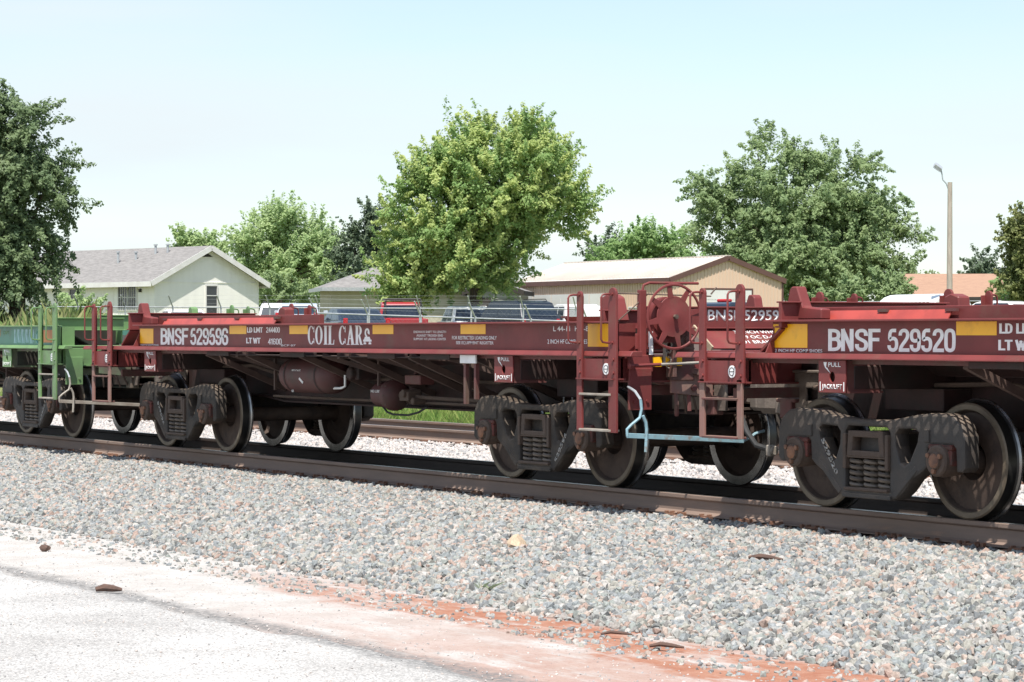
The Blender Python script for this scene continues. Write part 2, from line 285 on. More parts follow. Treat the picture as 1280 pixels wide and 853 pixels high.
# ------------------------------------------------------------------ ground, road, ballast
def lin(a, b, s): return list(np.arange(a, b + s * 0.5, s))
def grid_obj(name, xs, ys, zf, mat):
    vs = [(x, y, zf(x, y)) for y in ys for x in xs]; nx = len(xs)
    fs = [(j * nx + i, j * nx + i + 1, (j + 1) * nx + i + 1, (j + 1) * nx + i) for j in range(len(ys) - 1) for i in range(nx - 1)]
    me = bpy.data.meshes.new(name); me.from_pydata(vs, [], fs); me.materials.append(mat); me.polygons.foreach_set('use_smooth', [True] * len(fs))
    o = bpy.data.objects.new(name, me); col.objects.link(o); o['kind'] = 'structure'; return o
def ground_mat():
    m, n, l, b = newmat('dusty_red_ground_and_turf')
    g = n.new('ShaderNodeNewGeometry'); sx = n.new('ShaderNodeSeparateXYZ'); l.new(g.outputs['Position'], sx.inputs[0])
    def noise(s, d=6, r=0.6, st=None):
        q = n.new('ShaderNodeTexNoise'); q.inputs['Scale'].default_value = s; q.inputs['Detail'].default_value = d; q.inputs['Roughness'].default_value = r
        if st:
            k = n.new('ShaderNodeMapping'); k.inputs['Scale'].default_value = st; l.new(g.outputs['Position'], k.inputs[0]); l.new(k.outputs[0], q.inputs['Vector'])
        else: l.new(g.outputs['Position'], q.inputs['Vector'])
        return q.outputs[0]
    def mr(v, a, c, lo=0, hi=1):
        q = n.new('ShaderNodeMapRange'); q.inputs[1].default_value = a; q.inputs[2].default_value = c; q.inputs[3].default_value = lo; q.inputs[4].default_value = hi; l.new(v, q.inputs[0]); return q.outputs[0]
    def math_(op, a, c):
        q = n.new('ShaderNodeMath'); q.operation = op
        for i, v in enumerate((a, c)):
            if isinstance(v, (int, float)): q.inputs[i].default_value = v
            else: l.new(v, q.inputs[i])
        return q.outputs[0]
    def mix(f, c1, c2):
        q = n.new('ShaderNodeMix'); q.data_type = 'RGBA'; l.new(f, q.inputs[0])
        for i, c in ((6, c1), (7, c2)):
            if isinstance(c, tuple): q.inputs[i].default_value = (*c, 1)
            else: l.new(c, q.inputs[i])
        return q.outputs[2]
    dust = mix(mr(noise(2.2, 9, 0.7), 0.40, 0.66), (0.475, 0.455, 0.43), (0.385, 0.357, 0.328))
    dust = mix(mr(noise(34, 4), 0.56, 0.70), dust, (0.27, 0.245, 0.225))
    # red clay comes up along the foot of the ballast, more of it towards the near end of the line
    foot = math_('SUBTRACT', 1.0, mr(math_('ABSOLUTE', math_('ADD', math_('ADD', sx.outputs[1], math_('MULTIPLY', noise(0.75, 8, 0.75), 1.3)), 3.68), 0.0), 0.10, 0.50))
    foot = mr(math_('ADD', foot, mr(sx.outputs[0], -21.0, -13.0, -0.35, 0.45)), 0.05, 0.75)
    along = mr(sx.outputs[0], -19.6, -16.6)
    red = math_('MULTIPLY', math_('MULTIPLY', foot, along), mr(noise(1.5, 9, 0.7, (0.6, 1.8, 1)), 0.36, 0.50))
    redc = mix(mr(noise(9, 6), 0.35, 0.7), (0.300, 0.128, 0.080), (0.37, 0.205, 0.145))
    dust = mix(red, dust, redc)
    patch = math_('MULTIPLY', mr(noise(0.9, 7, 0.6, (0.6, 1.4, 1)), 0.60, 0.76, 0, 0.20), mr(sx.outputs[1], -6.2, -4.6))
    dust = mix(patch, dust, (0.46, 0.33, 0.265))
    bandy = math_('ADD', sx.outputs[1], math_('MULTIPLY', noise(2.6, 9, 0.75), 0.5))
    tar = math_('MULTIPLY', math_('SUBTRACT', 1.0, mr(math_('ABSOLUTE', math_('ADD', bandy, 5.62), 0.0), 0.05, 0.22)), mr(noise(22, 5, 0.7), 0.32, 0.56))
    dust = mix(tar, dust, (0.17, 0.165, 0.16))
    turf = mix(mr(noise(0.35, 8, 0.7), 0.36, 0.64), (0.115, 0.165, 0.045), (0.20, 0.19, 0.085))
    turf = mix(mr(noise(6, 6), 0.55, 0.75), turf, (0.26, 0.23, 0.14))
    far = mr(sx.outputs[1], 7.9, 8.6)
    l.new(mix(far, dust, turf), b.inputs['Base Color']); b.inputs['Roughness'].default_value = 0.95; b.inputs['Specular IOR Level'].default_value = 0.15
    bp = n.new('ShaderNodeBump'); bp.inputs['Strength'].default_value = 0.5; bp.inputs['Distance'].default_value = 0.02
    l.new(noise(28, 8, 0.7), bp.inputs['Height']); l.new(bp.outputs[0], b.inputs['Normal'])
    return m
xs = [-3500, -1800, -900, -500, -300, -220] + lin(-180, 60, 6) + [120, 300, 800, 2000]
ys = [-400, -100, -40, -20, -13, -9, -7.2, -6.2, -5.4, -4.7, -4.1, -3.6, -3.0, -2.4, 0, 2, 3.5, 4.5, 5.5, 6.5, 7.4, 8.2, 9.5, 11, 13, 15] + lin(18, 120, 6) + [150, 200, 300, 500, 900, 1800, 3500]
grid_obj('ground', xs, ys, terrain, ground_mat())

def road_mat():
    m, n, l, b = newmat('sun_bleached_asphalt')
    g = n.new('ShaderNodeNewGeometry')
    a = n.new('ShaderNodeTexNoise'); a.inputs['Scale'].default_value = 1.1; a.inputs['Detail'].default_value = 8; l.new(g.outputs['Position'], a.inputs['Vector'])
    c = n.new('ShaderNodeTexVoronoi'); c.inputs['Scale'].default_value = 85; l.new(g.outputs['Position'], c.inputs['Vector'])
    r1 = n.new('ShaderNodeMapRange'); r1.inputs[1].default_value = 0.35; r1.inputs[2].default_value = 0.7; l.new(a.outputs[0], r1.inputs[0])
    mx1 = n.new('ShaderNodeMix'); mx1.data_type = 'RGBA'; mx1.inputs[6].default_value = (0.53, 0.515, 0.49, 1); mx1.inputs[7].default_value = (0.40, 0.385, 0.365, 1); l.new(r1.outputs[0], mx1.inputs[0])
    hs = n.new('ShaderNodeSeparateColor'); l.new(c.outputs['Color'], hs.inputs[0])
    r2 = n.new('ShaderNodeMapRange'); r2.inputs[1].default_value = 0.1; r2.inputs[2].default_value = 0.9; r2.inputs[3].default_value = 0.60; r2.inputs[4].default_value = 1.12; l.new(hs.outputs[0], r2.inputs[0])
    mm = n.new('ShaderNodeMix'); mm.data_type = 'RGBA'; mm.blend_type = 'MULTIPLY'; mm.inputs[0].default_value = 1.0; l.new(mx1.outputs[2], mm.inputs[6]); l.new(r2.outputs[0], mm.inputs[7])
    # tar-dark broken edge of the road
    sx = n.new('ShaderNodeSeparateXYZ'); l.new(g.outputs['Position'], sx.inputs[0])
    wn_ = n.new('ShaderNodeTexNoise'); wn_.inputs['Scale'].default_value = 2.6; wn_.inputs['Detail'].default_value = 9; wn_.inputs['Roughness'].default_value = 0.75; l.new(g.outputs['Position'], wn_.inputs['Vector'])
    ad = n.new('ShaderNodeMath'); ad.operation = 'MULTIPLY_ADD'; l.new(wn_.outputs[0], ad.inputs[0]); ad.inputs[1].default_value = 0.5; l.new(sx.outputs[1], ad.inputs[2])
    ab = n.new('ShaderNodeMath'); ab.operation = 'ADD'; ab.inputs[1].default_value = 5.62; l.new(ad.outputs[0], ab.inputs[0])
    ab2 = n.new('ShaderNodeMath'); ab2.operation = 'ABSOLUTE'; l.new(ab.outputs[0], ab2.inputs[0])
    e1 = n.new('ShaderNodeMapRange'); e1.inputs[1].default_value = 0.05; e1.inputs[2].default_value = 0.22; e1.inputs[3].default_value = 1.0; e1.inputs[4].default_value = 0.0; l.new(ab2.outputs[0], e1.inputs[0])
    fn = n.new('ShaderNodeTexNoise'); fn.inputs['Scale'].default_value = 22; fn.inputs['Detail'].default_value = 5; fn.inputs['Roughness'].default_value = 0.7; l.new(g.outputs['Position'], fn.inputs['Vector'])
    e2 = n.new('ShaderNodeMapRange'); e2.inputs[1].default_value = 0.32; e2.inputs[2].default_value = 0.56; l.new(fn.outputs[0], e2.inputs[0])
    e = n.new('ShaderNodeMath'); e.operation = 'MULTIPLY'; l.new(e1.outputs[0], e.inputs[0]); l.new(e2.outputs[0], e.inputs[1])
    dk = n.new('ShaderNodeMix'); dk.data_type = 'RGBA'; l.new(e.outputs[0], dk.inputs[0]); l.new(mm.outputs[2], dk.inputs[6]); dk.inputs[7].default_value = (0.17, 0.165, 0.16, 1)
    l.new(dk.outputs[2], b.inputs['Base Color']); b.inputs['Roughness'].default_value = 0.85; b.inputs['Specular IOR Level'].default_value = 0.25
    bp = n.new('ShaderNodeBump'); bp.inputs['Strength'].default_value = 0.35; bp.inputs['Distance'].default_value = 0.006
    l.new(c.outputs['Distance'], bp.inputs['Height']); l.new(bp.outputs[0], b.inputs['Normal'])
    return m
# the road: an irregular broken edge next to the dust verge
rx = lin(-90, 30, 0.25); edge = [-5.95 + 0.07 * math.sin(x * 1.7) + 0.05 * math.sin(x * 4.3 + 1) + random.uniform(-0.04, 0.04) for x in rx]
mb = MB(); N = len(rx)
mb.v = [(x, e, -0.494) for x, e in zip(rx, edge)] + [(x, -30, -0.492) for x in rx]
mb.f = [(i, i + 1, N + i + 1, N + i) for i in range(N - 1)]; mb.m = [0] * len(mb.f)
kind(mb.build('road', road_mat()), 'structure')

BAL_N = [(-4.35, -0.56), (-3.9, -0.49), (-3.2, -0.40), (-2.2, -0.30), (-1.4, -0.235), (-0.5, -0.212), (0.0, -0.212), (1.6, -0.212), (2.6, -0.25), (3.6, -0.32), (4.6, -0.28), (5.4, -0.215), (8.0, -0.215), (8.6, -0.30), (9.2, -0.42)]
def bal_z(y):
    for (a, za), (b, zb) in zip(BAL_N, BAL_N[1:]):
        if a <= y <= b: return za + (zb - za) * (y - a) / (b - a)
    return -0.6
M['bed'] = surf('stone_grit', (0.24, 0.225, 0.21), (0.16, 0.15, 0.145), 16, 0.95, detail=8, dirt=(0.40, 0.30, 0.24), dscale=1.2, dlo=0.55, dhi=0.8, bump=0.6, bscale=22)
bys = sorted(set([a for a, _ in BAL_N] + lin(-4.2, 9.0, 0.3)))
grid_obj('ballast_bed', lin(-150, 30, 1.0), bys, lambda x, y: bal_z(y) - 0.012 + 0.012 * math.sin(x * 3.1 + y * 2.3) * math.sin(x * 1.3 - y * 4.1), M['bed'])

def stone_mat(name, cols, sat=1.0):
    m, n, l, b = newmat(name)
    oi = n.new('ShaderNodeObjectInfo'); r = n.new('ShaderNodeValToRGB'); r.color_ramp.interpolation = 'CONSTANT'
    while len(r.color_ramp.elements) < len(cols): r.color_ramp.elements.new(0.5)
    for i, (e, c) in enumerate(zip(r.color_ramp.elements, cols)): e.position = i / len(cols); e.color = (*c, 1)
    l.new(oi.outputs['Random'], r.inputs[0])
    g = n.new('ShaderNodeNewGeometry'); q = n.new('ShaderNodeTexNoise'); q.inputs['Scale'].default_value = 60; q.inputs['Detail'].default_value = 5; l.new(g.outputs['Position'], q.inputs['Vector'])
    mr = n.new('ShaderNodeMapRange'); mr.inputs[1].default_value = 0.3; mr.inputs[2].default_value = 0.7; mr.inputs[3].default_value = 0.72; mr.inputs[4].default_value = 1.2; l.new(q.outputs[0], mr.inputs[0])
    mm = n.new('ShaderNodeMix'); mm.data_type = 'RGBA'; mm.blend_type = 'MULTIPLY'; mm.inputs[0].default_value = 1.0; l.new(r.outputs[0], mm.inputs[6]); l.new(mr.outputs[0], mm.inputs[7])
    l.new(mm.outputs[2], b.inputs['Base Color']); b.inputs['Roughness'].default_value = 0.9; b.inputs['Specular IOR Level'].default_value = 0.2
    return m
STONES = [(0.299, 0.299, 0.278), (0.237, 0.254, 0.253), (0.356, 0.337, 0.308), (0.261, 0.277, 0.256), (0.380, 0.309, 0.263), (0.195, 0.204, 0.207), (0.318, 0.318, 0.304), (0.408, 0.384, 0.356), (0.351, 0.261, 0.219), (0.265, 0.280, 0.283), (0.332, 0.318, 0.278), (0.157, 0.157, 0.151)]
M['stone'] = stone_mat('crushed_stone', STONES)
M['stone_far'] = stone_mat('crushed_stone_dusty', [(0.50, 0.46, 0.43), (0.42, 0.40, 0.39), (0.53, 0.47, 0.43), (0.36, 0.35, 0.34), (0.55, 0.50, 0.46)])
M['stone_between_rails'] = stone_mat('very_dark_stone', [(0.075, 0.068, 0.060), (0.06, 0.055, 0.05), (0.10, 0.085, 0.072), (0.045, 0.042, 0.04)])  # very dark stones for the bed between the rails
M['stone_dark'] = stone_mat('rust_stained_stone', [(0.20, 0.15, 0.12), (0.16, 0.12, 0.10), (0.26, 0.17, 0.12), (0.12, 0.10, 0.09), (0.22, 0.19, 0.17)])

def rock_mesh(seed):
    r = random.Random(seed); bm = bmesh.new(); bmesh.ops.create_icosphere(bm, subdivisions=1, radius=0.5)
    for v in bm.verts: v.co *= r.uniform(0.72, 1.22); v.co.x *= 1.25; v.co.z *= 0.78
    for _ in range(3):                                        # flat broken faces
        nrm = Vector((r.uniform(-1, 1), r.uniform(-1, 1), r.uniform(-1, 1))).normalized()
        for v in bm.verts:
            d = v.co.dot(nrm)
            if d > 0.32: v.co -= nrm * (d - 0.32)
    me = bpy.data.meshes.new('stone_shape'); bm.to_mesh(me); bm.free(); return me
ROCKS = [rock_mesh(i) for i in range(6)]
def scatter(name, verts, faces, density, smin, smax, mat, seed, srcs, align=0.0, zoff=0.0):
    """stones or blades strewn over a hidden-free base sheet: the sheet itself is replaced by the instances"""
    me = bpy.data.meshes.new(name); me.from_pydata(verts, [], faces); o = bpy.data.objects.new(name, me); col.objects.link(o)
    for mm in mat if isinstance(mat, (list, tuple)) else [mat]: me.materials.append(mm)
    ng = bpy.data.node_groups.new(name + '_scatter', 'GeometryNodeTree'); N = ng.nodes; L = ng.links
    ng.interface.new_socket('Geometry', in_out='INPUT', socket_type='NodeSocketGeometry'); ng.interface.new_socket('Geometry', in_out='OUTPUT', socket_type='NodeSocketGeometry')
    gi = N.new('NodeGroupInput'); go = N.new('NodeGroupOutput')
    dp = N.new('GeometryNodeDistributePointsOnFaces'); dp.inputs['Density'].default_value = density; dp.inputs['Seed'].default_value = seed
    L.new(gi.outputs[0], dp.inputs[0])
    gti = N.new('GeometryNodeGeometryToInstance')
    for k, src in enumerate(srcs):
        so = bpy.data.objects.new(name + '_piece', src)       # never linked to the scene
        oi = N.new('GeometryNodeObjectInfo'); oi.inputs[0].default_value = so
        L.new(oi.outputs['Geometry'], gti.inputs[0])
    ip = N.new('GeometryNodeInstanceOnPoints'); ip.inputs['Pick Instance'].default_value = True
    L.new(dp.outputs['Points'], ip.inputs['Points']); L.new(gti.outputs[0], ip.inputs['Instance'])
    ri = N.new('FunctionNodeRandomValue'); ri.data_type = 'INT'; ri.inputs[4].default_value = 0; ri.inputs[5].default_value = len(srcs) - 1; ri.inputs['Seed'].default_value = seed + 1
    L.new(ri.outputs[2], ip.inputs['Instance Index'])
    rr = N.new('FunctionNodeRandomValue'); rr.data_type = 'FLOAT_VECTOR'; t = math.pi * (1 - align)
    rr.inputs[0].default_value = (-t, -t, -math.pi); rr.inputs[1].default_value = (t, t, math.pi); rr.inputs['Seed'].default_value = seed + 2
    L.new(rr.outputs[0], ip.inputs['Rotation'])
    rs = N.new('FunctionNodeRandomValue'); rs.data_type = 'FLOAT'; rs.inputs[2].default_value = smin; rs.inputs[3].default_value = smax; rs.inputs['Seed'].default_value = seed + 3
    L.new(rs.outputs[1], ip.inputs['Scale'])
    sm = N.new('GeometryNodeSetMaterial'); sm.inputs['Material'].default_value = mat if not isinstance(mat, (list, tuple)) else mat[0]
    L.new(ip.outputs[0], sm.inputs[0]); L.new(sm.outputs[0], go.inputs[0])
    md = o.modifiers.new('scatter', 'NODES'); md.node_group = ng; o['kind'] = 'stuff'
    return o
def strip(xa0, xa1, ya, xb0, xb1, yb, zf, n=12):
    """quad strip between two lines y=ya and y=yb"""
    vs = []; fs = []
    for j in range(n + 1):
        t = j / n; y = ya + (yb - ya) * t; vs += [(xa0 + (xb0 - xa0) * t, y, zf(y)), (xa1 + (xb1 - xa1) * t, y, zf(y))]
    for j in range(n): fs.append((2 * j, 2 * j + 1, 2 * j + 3, 2 * j + 2))
    return vs, fs
v_, f_ = strip(-34, -7, -3.95, -46, -9, -0.10, bal_z)
scatter('ballast', v_, f_, 560, 0.032, 0.090, M['stone'], 11, ROCKS)
v_, f_ = strip(-34, -7, -3.75, -46, -9, -0.12, lambda y: bal_z(y) - 0.01)
scatter('coarse_ballast', v_, f_, 95, 0.075, 0.115, M['stone'], 21, ROCKS)
v_, f_ = strip(-32, -6, -4.7, -34, -7, -3.8, lambda y: max(bal_z(y), -0.503))
scatter('loose_ballast', v_, f_, 150, 0.012, 0.06, M['stone'], 31, ROCKS)
v_, f_ = strip(-46, -9, -0.28, -46, -9, -0.05, lambda y: -0.205)
scatter('stained_ballast', v_, f_, 420, 0.025, 0.06, M['stone_dark'], 41, ROCKS)
v_, f_ = strip(-52, -9, 0.10, -60, -10, 1.55, lambda y: -0.214)
scatter('very_dark_ballast', v_, f_, 300, 0.03, 0.075, M['stone_between_rails'], 45, ROCKS)
v_, f_ = strip(-60, -10, 1.60, -66, -12, 6.0, lambda y: bal_z(y) - 0.004)
scatter('ballast_between_tracks', v_, f_, 260, 0.04, 0.09, M['stone_far'], 51, ROCKS)
v_, f_ = strip(-66, -12, 7.5, -68, -12, 8.7, lambda y: bal_z(y))
scatter('ballast_beyond_track', v_, f_, 110, 0.04, 0.09, M['stone_far'], 52, ROCKS)
v_, f_ = strip(-30, -5, -9.0, -32, -6, -4.4, lambda y: -0.492 if y < -5.7 else -0.499)
scatter('grit', v_, f_, 70, 0.005, 0.020, M['stone_far'], 61, ROCKS, align=0.5)

# debris lying in the stones and dust, each its own thing
M['bark'] = surf('dead_twig_bark', (0.13, 0.075, 0.055), (0.08, 0.05, 0.04), 20, 0.85)
M['tan'] = surf('tan_sandstone', (0.56, 0.43, 0.29), (0.45, 0.34, 0.24), 12, 0.9, bump=0.3, bscale=30)
def debris_stick(x, y, L, ang, label, r=0.016):
    z = max(bal_z(y), -0.5) + 0.03; m = MB(); d = Vector((math.cos(ang), math.sin(ang), 0)); p = Vector((-d.y, d.x, 0))
    m.tube([-d * L / 2, -d * L * 0.2 + p * 0.02 + Vector((0, 0, .012)), d * L * 0.15 - p * .012 + Vector((0, 0, .01)), d * L / 2], [r * .6, r, r * .9, r * .4], 7)
    o = m.build('stick', M['bark'], smooth=True); o.location = (x, y, z); tag(o, label, 'stick', 'sticks lying beside the track'); return o
debris_stick(-15.35, -1.75, 0.30, 0.35, 'dark brown stick lying on the grey ballast below the right truck', 0.022)
debris_stick(-17.95, -5.90, 0.20, 0.95, 'thick dark stick on the dark crumbling edge of the road', 0.03)
debris_stick(-13.6, -4.25, 0.20, 0.9, 'thin twig on the red clay at the foot of the ballast', 0.012)
debris_stick(-12.9, -4.35, 0.22, 0.7, 'bent brown twig on pale dust beside the red clay', 0.016)
def loose_rock(x, y, s, mat, label, seed, nm='rock'):
    r = random.Random(seed); bm = bmesh.new(); bmesh.ops.create_icosphere(bm, subdivisions=2, radius=0.5)
    for v in bm.verts: v.co *= r.uniform(0.85, 1.1); v.co.x *= 1.5; v.co.z *= 0.8
    for _ in range(5):
        nrm = Vector((r.uniform(-1, 1), r.uniform(-1, 1), r.uniform(-.6, 1))).normalized()
        for v in bm.verts:
            d = v.co.dot(nrm)
            if d > 0.33: v.co -= nrm * (d - 0.33)
    me = bpy.data.meshes.new(nm); bm.to_mesh(me); bm.free(); me.materials.append(mat)
    o = bpy.data.objects.new(nm, me); col.objects.link(o); o.scale = (s, s, s); o.rotation_euler = (0.1, -0.2, r.uniform(0, 3)); o.location = (x, y, max(bal_z(y), -0.5) + s * 0.24); return o
tag(loose_rock(-17.95, -2.33, 0.19, M['tan'], '', 3), 'pale tan broken rock lying on the grey ballast slope', 'rock')
tag(loose_rock(-21.74, -4.95, 0.10, M['bark'], '', 5, 'clod'), 'small dark brown clod on the pale dust verge', 'clod')

# ------------------------------------------------------------------ railway tracks: rails, ties, tie plates, spikes
RAILP = [(-0.0365, -0.006), (-0.030, 0.0), (0.030, 0.0), (0.0365, -0.006), (0.0365, -0.034), (0.030, -0.042), (0.010, -0.052), (0.0085, -0.100), (0.011, -0.148), (0.030, -0.162), (0.074, -0.172), (0.074, -0.182), (-0.074, -0.182), (-0.074, -0.172), (-0.030, -0.162), (-0.011, -0.148), (-0.0085, -0.100), (-0.010, -0.052), (-0.030, -0.042), (-0.0365, -0.034)]
def rail_obj(parent, y, x0, x1, side):
    m = MB(); n = len(RAILP); xsr = lin(x0, x1, 8.0)
    for x in xsr: m.v += [(x, y + a, z) for a, z in RAILP]
    for i in range(len(xsr) - 1):
        for k in range(n):
            m.f.append((i * n + k, i * n + (k + 1) % n, (i + 1) * n + (k + 1) % n, (i + 1) * n + k)); m.m.append(1 if k == 1 else 0)
    m.f += [tuple(range(n)), tuple(reversed(range((len(xsr) - 1) * n, len(xsr) * n)))]; m.m += [0, 0]
    return m.build('rail', [side, M['rail_top']], parent)
def shared(name, me, parent, loc, rot=(0, 0, 0)):
    o = bpy.data.objects.new(name, me); col.objects.link(o); o.parent = parent; o.location = loc; o.rotation_euler = rot; return o
def mesh_of(m, name, mat, bevel=0.0):
    o = m.build(name, mat, bevel=bevel); me = o.data; bpy.data.objects.remove(o); return me
tie_me = mesh_of(MB().box(-0.115, 0.115, -1.3, 1.3, -0.09, 0.09), 'tie', M['tie'], 0.012)
plate_me = mesh_of(MB().box(-0.095, 0.095, -0.18, 0.18, -0.008, 0.008).box(-0.095, 0.095, -0.098, -0.078, 0.008, 0.02).box(-0.095, 0.095, 0.078, 0.098, 0.008, 0.02), 'tie_plate', M['rust'])
spike_me = mesh_of(MB().box(-0.009, 0.009, -0.02, 0.028, 0.0, 0.022).box(-0.008, 0.008, -0.02, -0.004, -0.03, 0.0), 'spike', M['rust'], 0.003)
anchor_me = mesh_of(MB().box(-0.016, 0.016, -0.105, 0.02, -0.022, 0.0).box(-0.016, 0.016, -0.105, -0.072, 0.0, 0.026), 'rail_anchor', M['rust'], 0.003)
def track(name, yc, label, x0, x1, tx0, tx1, spikes):
    t = bpy.data.objects.new(name, None); col.objects.link(t); t.location = (0, yc, 0); t['kind'] = 'structure'; t['label'] = label
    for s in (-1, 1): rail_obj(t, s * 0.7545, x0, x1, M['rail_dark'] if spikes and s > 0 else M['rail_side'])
    k = 0; x = tx0
    while x < tx1:
        jx = x + random.uniform(-0.03, 0.03)
        shared('tie', tie_me, t, (jx, random.uniform(-.03, .03), -0.290), (0, 0, random.uniform(-.015, .015)))
        for s in (-1, 1): shared('tie_plate', plate_me, t, (jx, s * 0.7545, -0.1905))
        if spikes:
            for dx, dy in ((-0.06, -1), (0.055, -1)):
                shared('spike', spike_me, t, (jx + dx, -0.7545 - 0.085, -0.178))
            if k % 2 == 0:
                for q in (-0.135, 0.135): shared('rail_anchor', anchor_me, t, (jx + q, -0.7545, -0.183))
        x += 0.50; k += 1
    return t
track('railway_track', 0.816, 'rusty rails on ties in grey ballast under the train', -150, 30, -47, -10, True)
track('railway_track', 6.75, 'empty rusty track beyond the train', -150, 30, -72, -18, False)
# ------------------------------------------------------------------ the coil cars
M['chalk'] = surf('worn_white_stencil', (0.50, 0.49, 0.46), (0.24, 0.22, 0.20), 25, 0.8, dirt=(0.09, 0.08, 0.07), dscale=18, dlo=0.48, dhi=0.62)
def mirrored(pts): return pts + [(-x, z) for x, z in reversed(pts) if abs(x) > 1e-6]
HALF = [(0, .757), (.25, .760), (.44, .786), (.60, .812), (.74, .826), (.90, .828), (1.02, .814), (1.11, .752), (1.16, .66), (1.165, .42), (1.13, .385), (1.06, .385), (1.05, .56), (1.02, .585), (.76, .585), (.73, .56), (.72, .41), (.66, .365), (.55, .31), (.44, .20), (.36, .145), (.27, .125), (0, .125)]
FRAME_OUT = mirrored(HALF)
TRI = [(.345, .650), (.385, .692), (.570, .700), (.615, .672), (.60, .595), (.51, .445), (.455, .412), (.405, .432), (.352, .555)]
WINDOW = [(-.275, .20), (.275, .20), (.275, .66), (.235, .70), (-.235, .70), (-.275, .66)]
def make_truck(car, tc, far, mats):
    """one four-wheel truck: two side frames with springs, two wheelsets, bolster"""
    for s in (-1, 1):
        ly = s * 1.005
        fr = plate('side_frame', [FRAME_OUT, TRI, [(-x, z) for x, z in reversed(TRI)], WINDOW], 0.15, mats['cast'], car, 0.022, (tc, ly, 0), (R(90), 0, 0))
        shade(fr.data, 35)
        # everything below is in side-frame axes: x along the rail, y up, z = towards the camera side (-ly)
        o = -s
        # end of the bolster: hollow box in the window
        be = plate('bolster_end', [[(-.235, .462), (.235, .462), (.215, .665), (-.215, .665)], [(-.17, .505), (.17, .505), (.155, .615), (-.155, .615)]], 0.10, mats['cast_brown'], fr, 0.008, (0, 0, s * -0.045))
        m = MB(); m.box(-.25, .25, .448, .464, -.09, .09); m.box(-.27, .27, .188, .212, -.10, .10)
        m.build('spring_seat', mats['cast_brown'], fr, bevel=0.005)
        m = MB(); m.box(-.23, .23, .47, .655, -.02 , .02); q = m.build('bolster_web', mats['cast'], fr); q.location.z = o * -0.02
        for k, sx in enumerate((-.178, 0.0, .178)):
            m = MB(); pts = []
            for i in range(0, 61):
                a = i / 60 * 2 * math.pi * 4.6; pts.append((sx + .070 * math.cos(a), .222 + i / 60 * .216, o * 0.0 + .070 * math.sin(a)))
            m.tube(pts, 0.0185, 7); m.cyl((sx, .33, 0), 'y', 0.034, .21, 8)
            m.build('spring', mats['spring'], fr, smooth=True)
        # friction wedge / column pads, brake beam guide, rib along the top
        m = MB()
        for sx in (-1, 1): m.box(sx * .262 - .02, sx * .262 + .02, .36, .64, -.10, .10)
        m.build('column_guide', mats['cast_brown'], fr, bevel=0.006)
        for sx in (-1, 1):
            bx = sx * .889
            m = MB(); m.box(bx - .135, bx + .135, .545, .590, -.095, .095); m.box(bx - .135, bx - .088, .43, .55, -.095, .095); m.box(bx + .088, bx + .135, .43, .55, -.095, .095)
            m.build('bearing_adapter', mats['adapter'], fr, bevel=0.012)
            m = MB(); m.lathe([(-.10, .0), (-.10, .115), (.07, .128), (.085, .122), (.12, .122), (.135, .108), (.138, .09), (.134, .068), (.152, .062), (.155, 0)], (bx, .466, 0), (0, 0, o), 24)
            m.build('bearing', mats['cast_brown'], fr, smooth=35)
            m = MB(); 
            for q in range(3):
                a = q * 2.094 + .5; m.cyl((bx + .078 * math.cos(a), .466 + .078 * math.sin(a), o * .142), 'z', .021, .036, 6)
            m.lathe([(.135, .056), (.155, .056), (.165, .040), (.167, .0)], (bx, .466, 0), (0, 0, o), 14)
            m.build('cap_screw', mats['rust'], fr)
        # bracket and lightening ribs that stand proud of the casting
        m = MB()
        for sx in (-1, 1):
            m.bar((sx * .60, .395, o * .075), (sx * .335, .165, o * .075), .05, .012)
            m.box(sx * .73 - .03, sx * .73 + .03, .60, .70, o * .062, o * .088)
        m.box(-.30, .30, .128, .165, o * .06, o * .092)
        m.build('casting_rib', mats['cast'], fr, bevel=0.006)
        if s < 0 and mats.get('num'):
            a_ = math.atan2(-.37, .25) if tc < 0 else math.atan2(.36, .25); px_, py_ = (-.585, .575) if tc < 0 else (.385, .21)
            text(mats['num'], fr, px_, py_, .0765 if tc > 0 else .0765, .34, .045, (0, 0, a_), M['chalk'], .03)
    for sx in (-1, 1):
        wx = tc + sx * .889
        for s in (-1, 1):
            m = MB()
            prof = [(-.145, 0), (-.145, .105), (-.12, .125), (-.055, .15), (-.03, .26), (-.048, .375), (-.008, .392), (0, .400), (0, .438), (-.010, .451), (-.092, .458), (-.104, .470), (-.116, .484), (-.128, .487), (-.139, .478), (-.1397, .395), (-.09, .375), (-.075, .26), (-.12, .14), (-.145, .12)]
            mats_i = [0, 0, 0, 0, 0, 0, 1, 1, 1, 3, 3, 2, 2, 2, 2, 0, 0, 0, 0]
            m.lathe(prof, (wx, s * .816, .457), (0, s, 0), 56, mats_i)
            w = m.build('wheel', [mats['wheel'], M['rim'], M['tread'], M['tread_dark']], car, smooth=28)
            m = MB()
            for q in range(2): m.cyl((0.04 + q * 0.035, s * -0.0, -.33 - q * .004), 'y', .006, .012, 6)
        m = MB(); m.tube([(wx, -1.02, .457), (wx, -.80, .457), (wx, -.69, .457), (wx, -.60, .457), (wx, .60, .457), (wx, .69, .457), (wx, .80, .457), (wx, 1.02, .457)], [.075, .085, .11, .088, .088, .11, .085, .075], 16)
        m.build('axle', mats['wheel'], car, smooth=True)
    m = MB(); m.box(tc - .20, tc + .20, -.93, .93, .47, .66); m.box(tc - .16, tc + .16, -.27, .27, .66, .69); m.build('truck_bolster', mats['cast'], car, bevel=0.02)
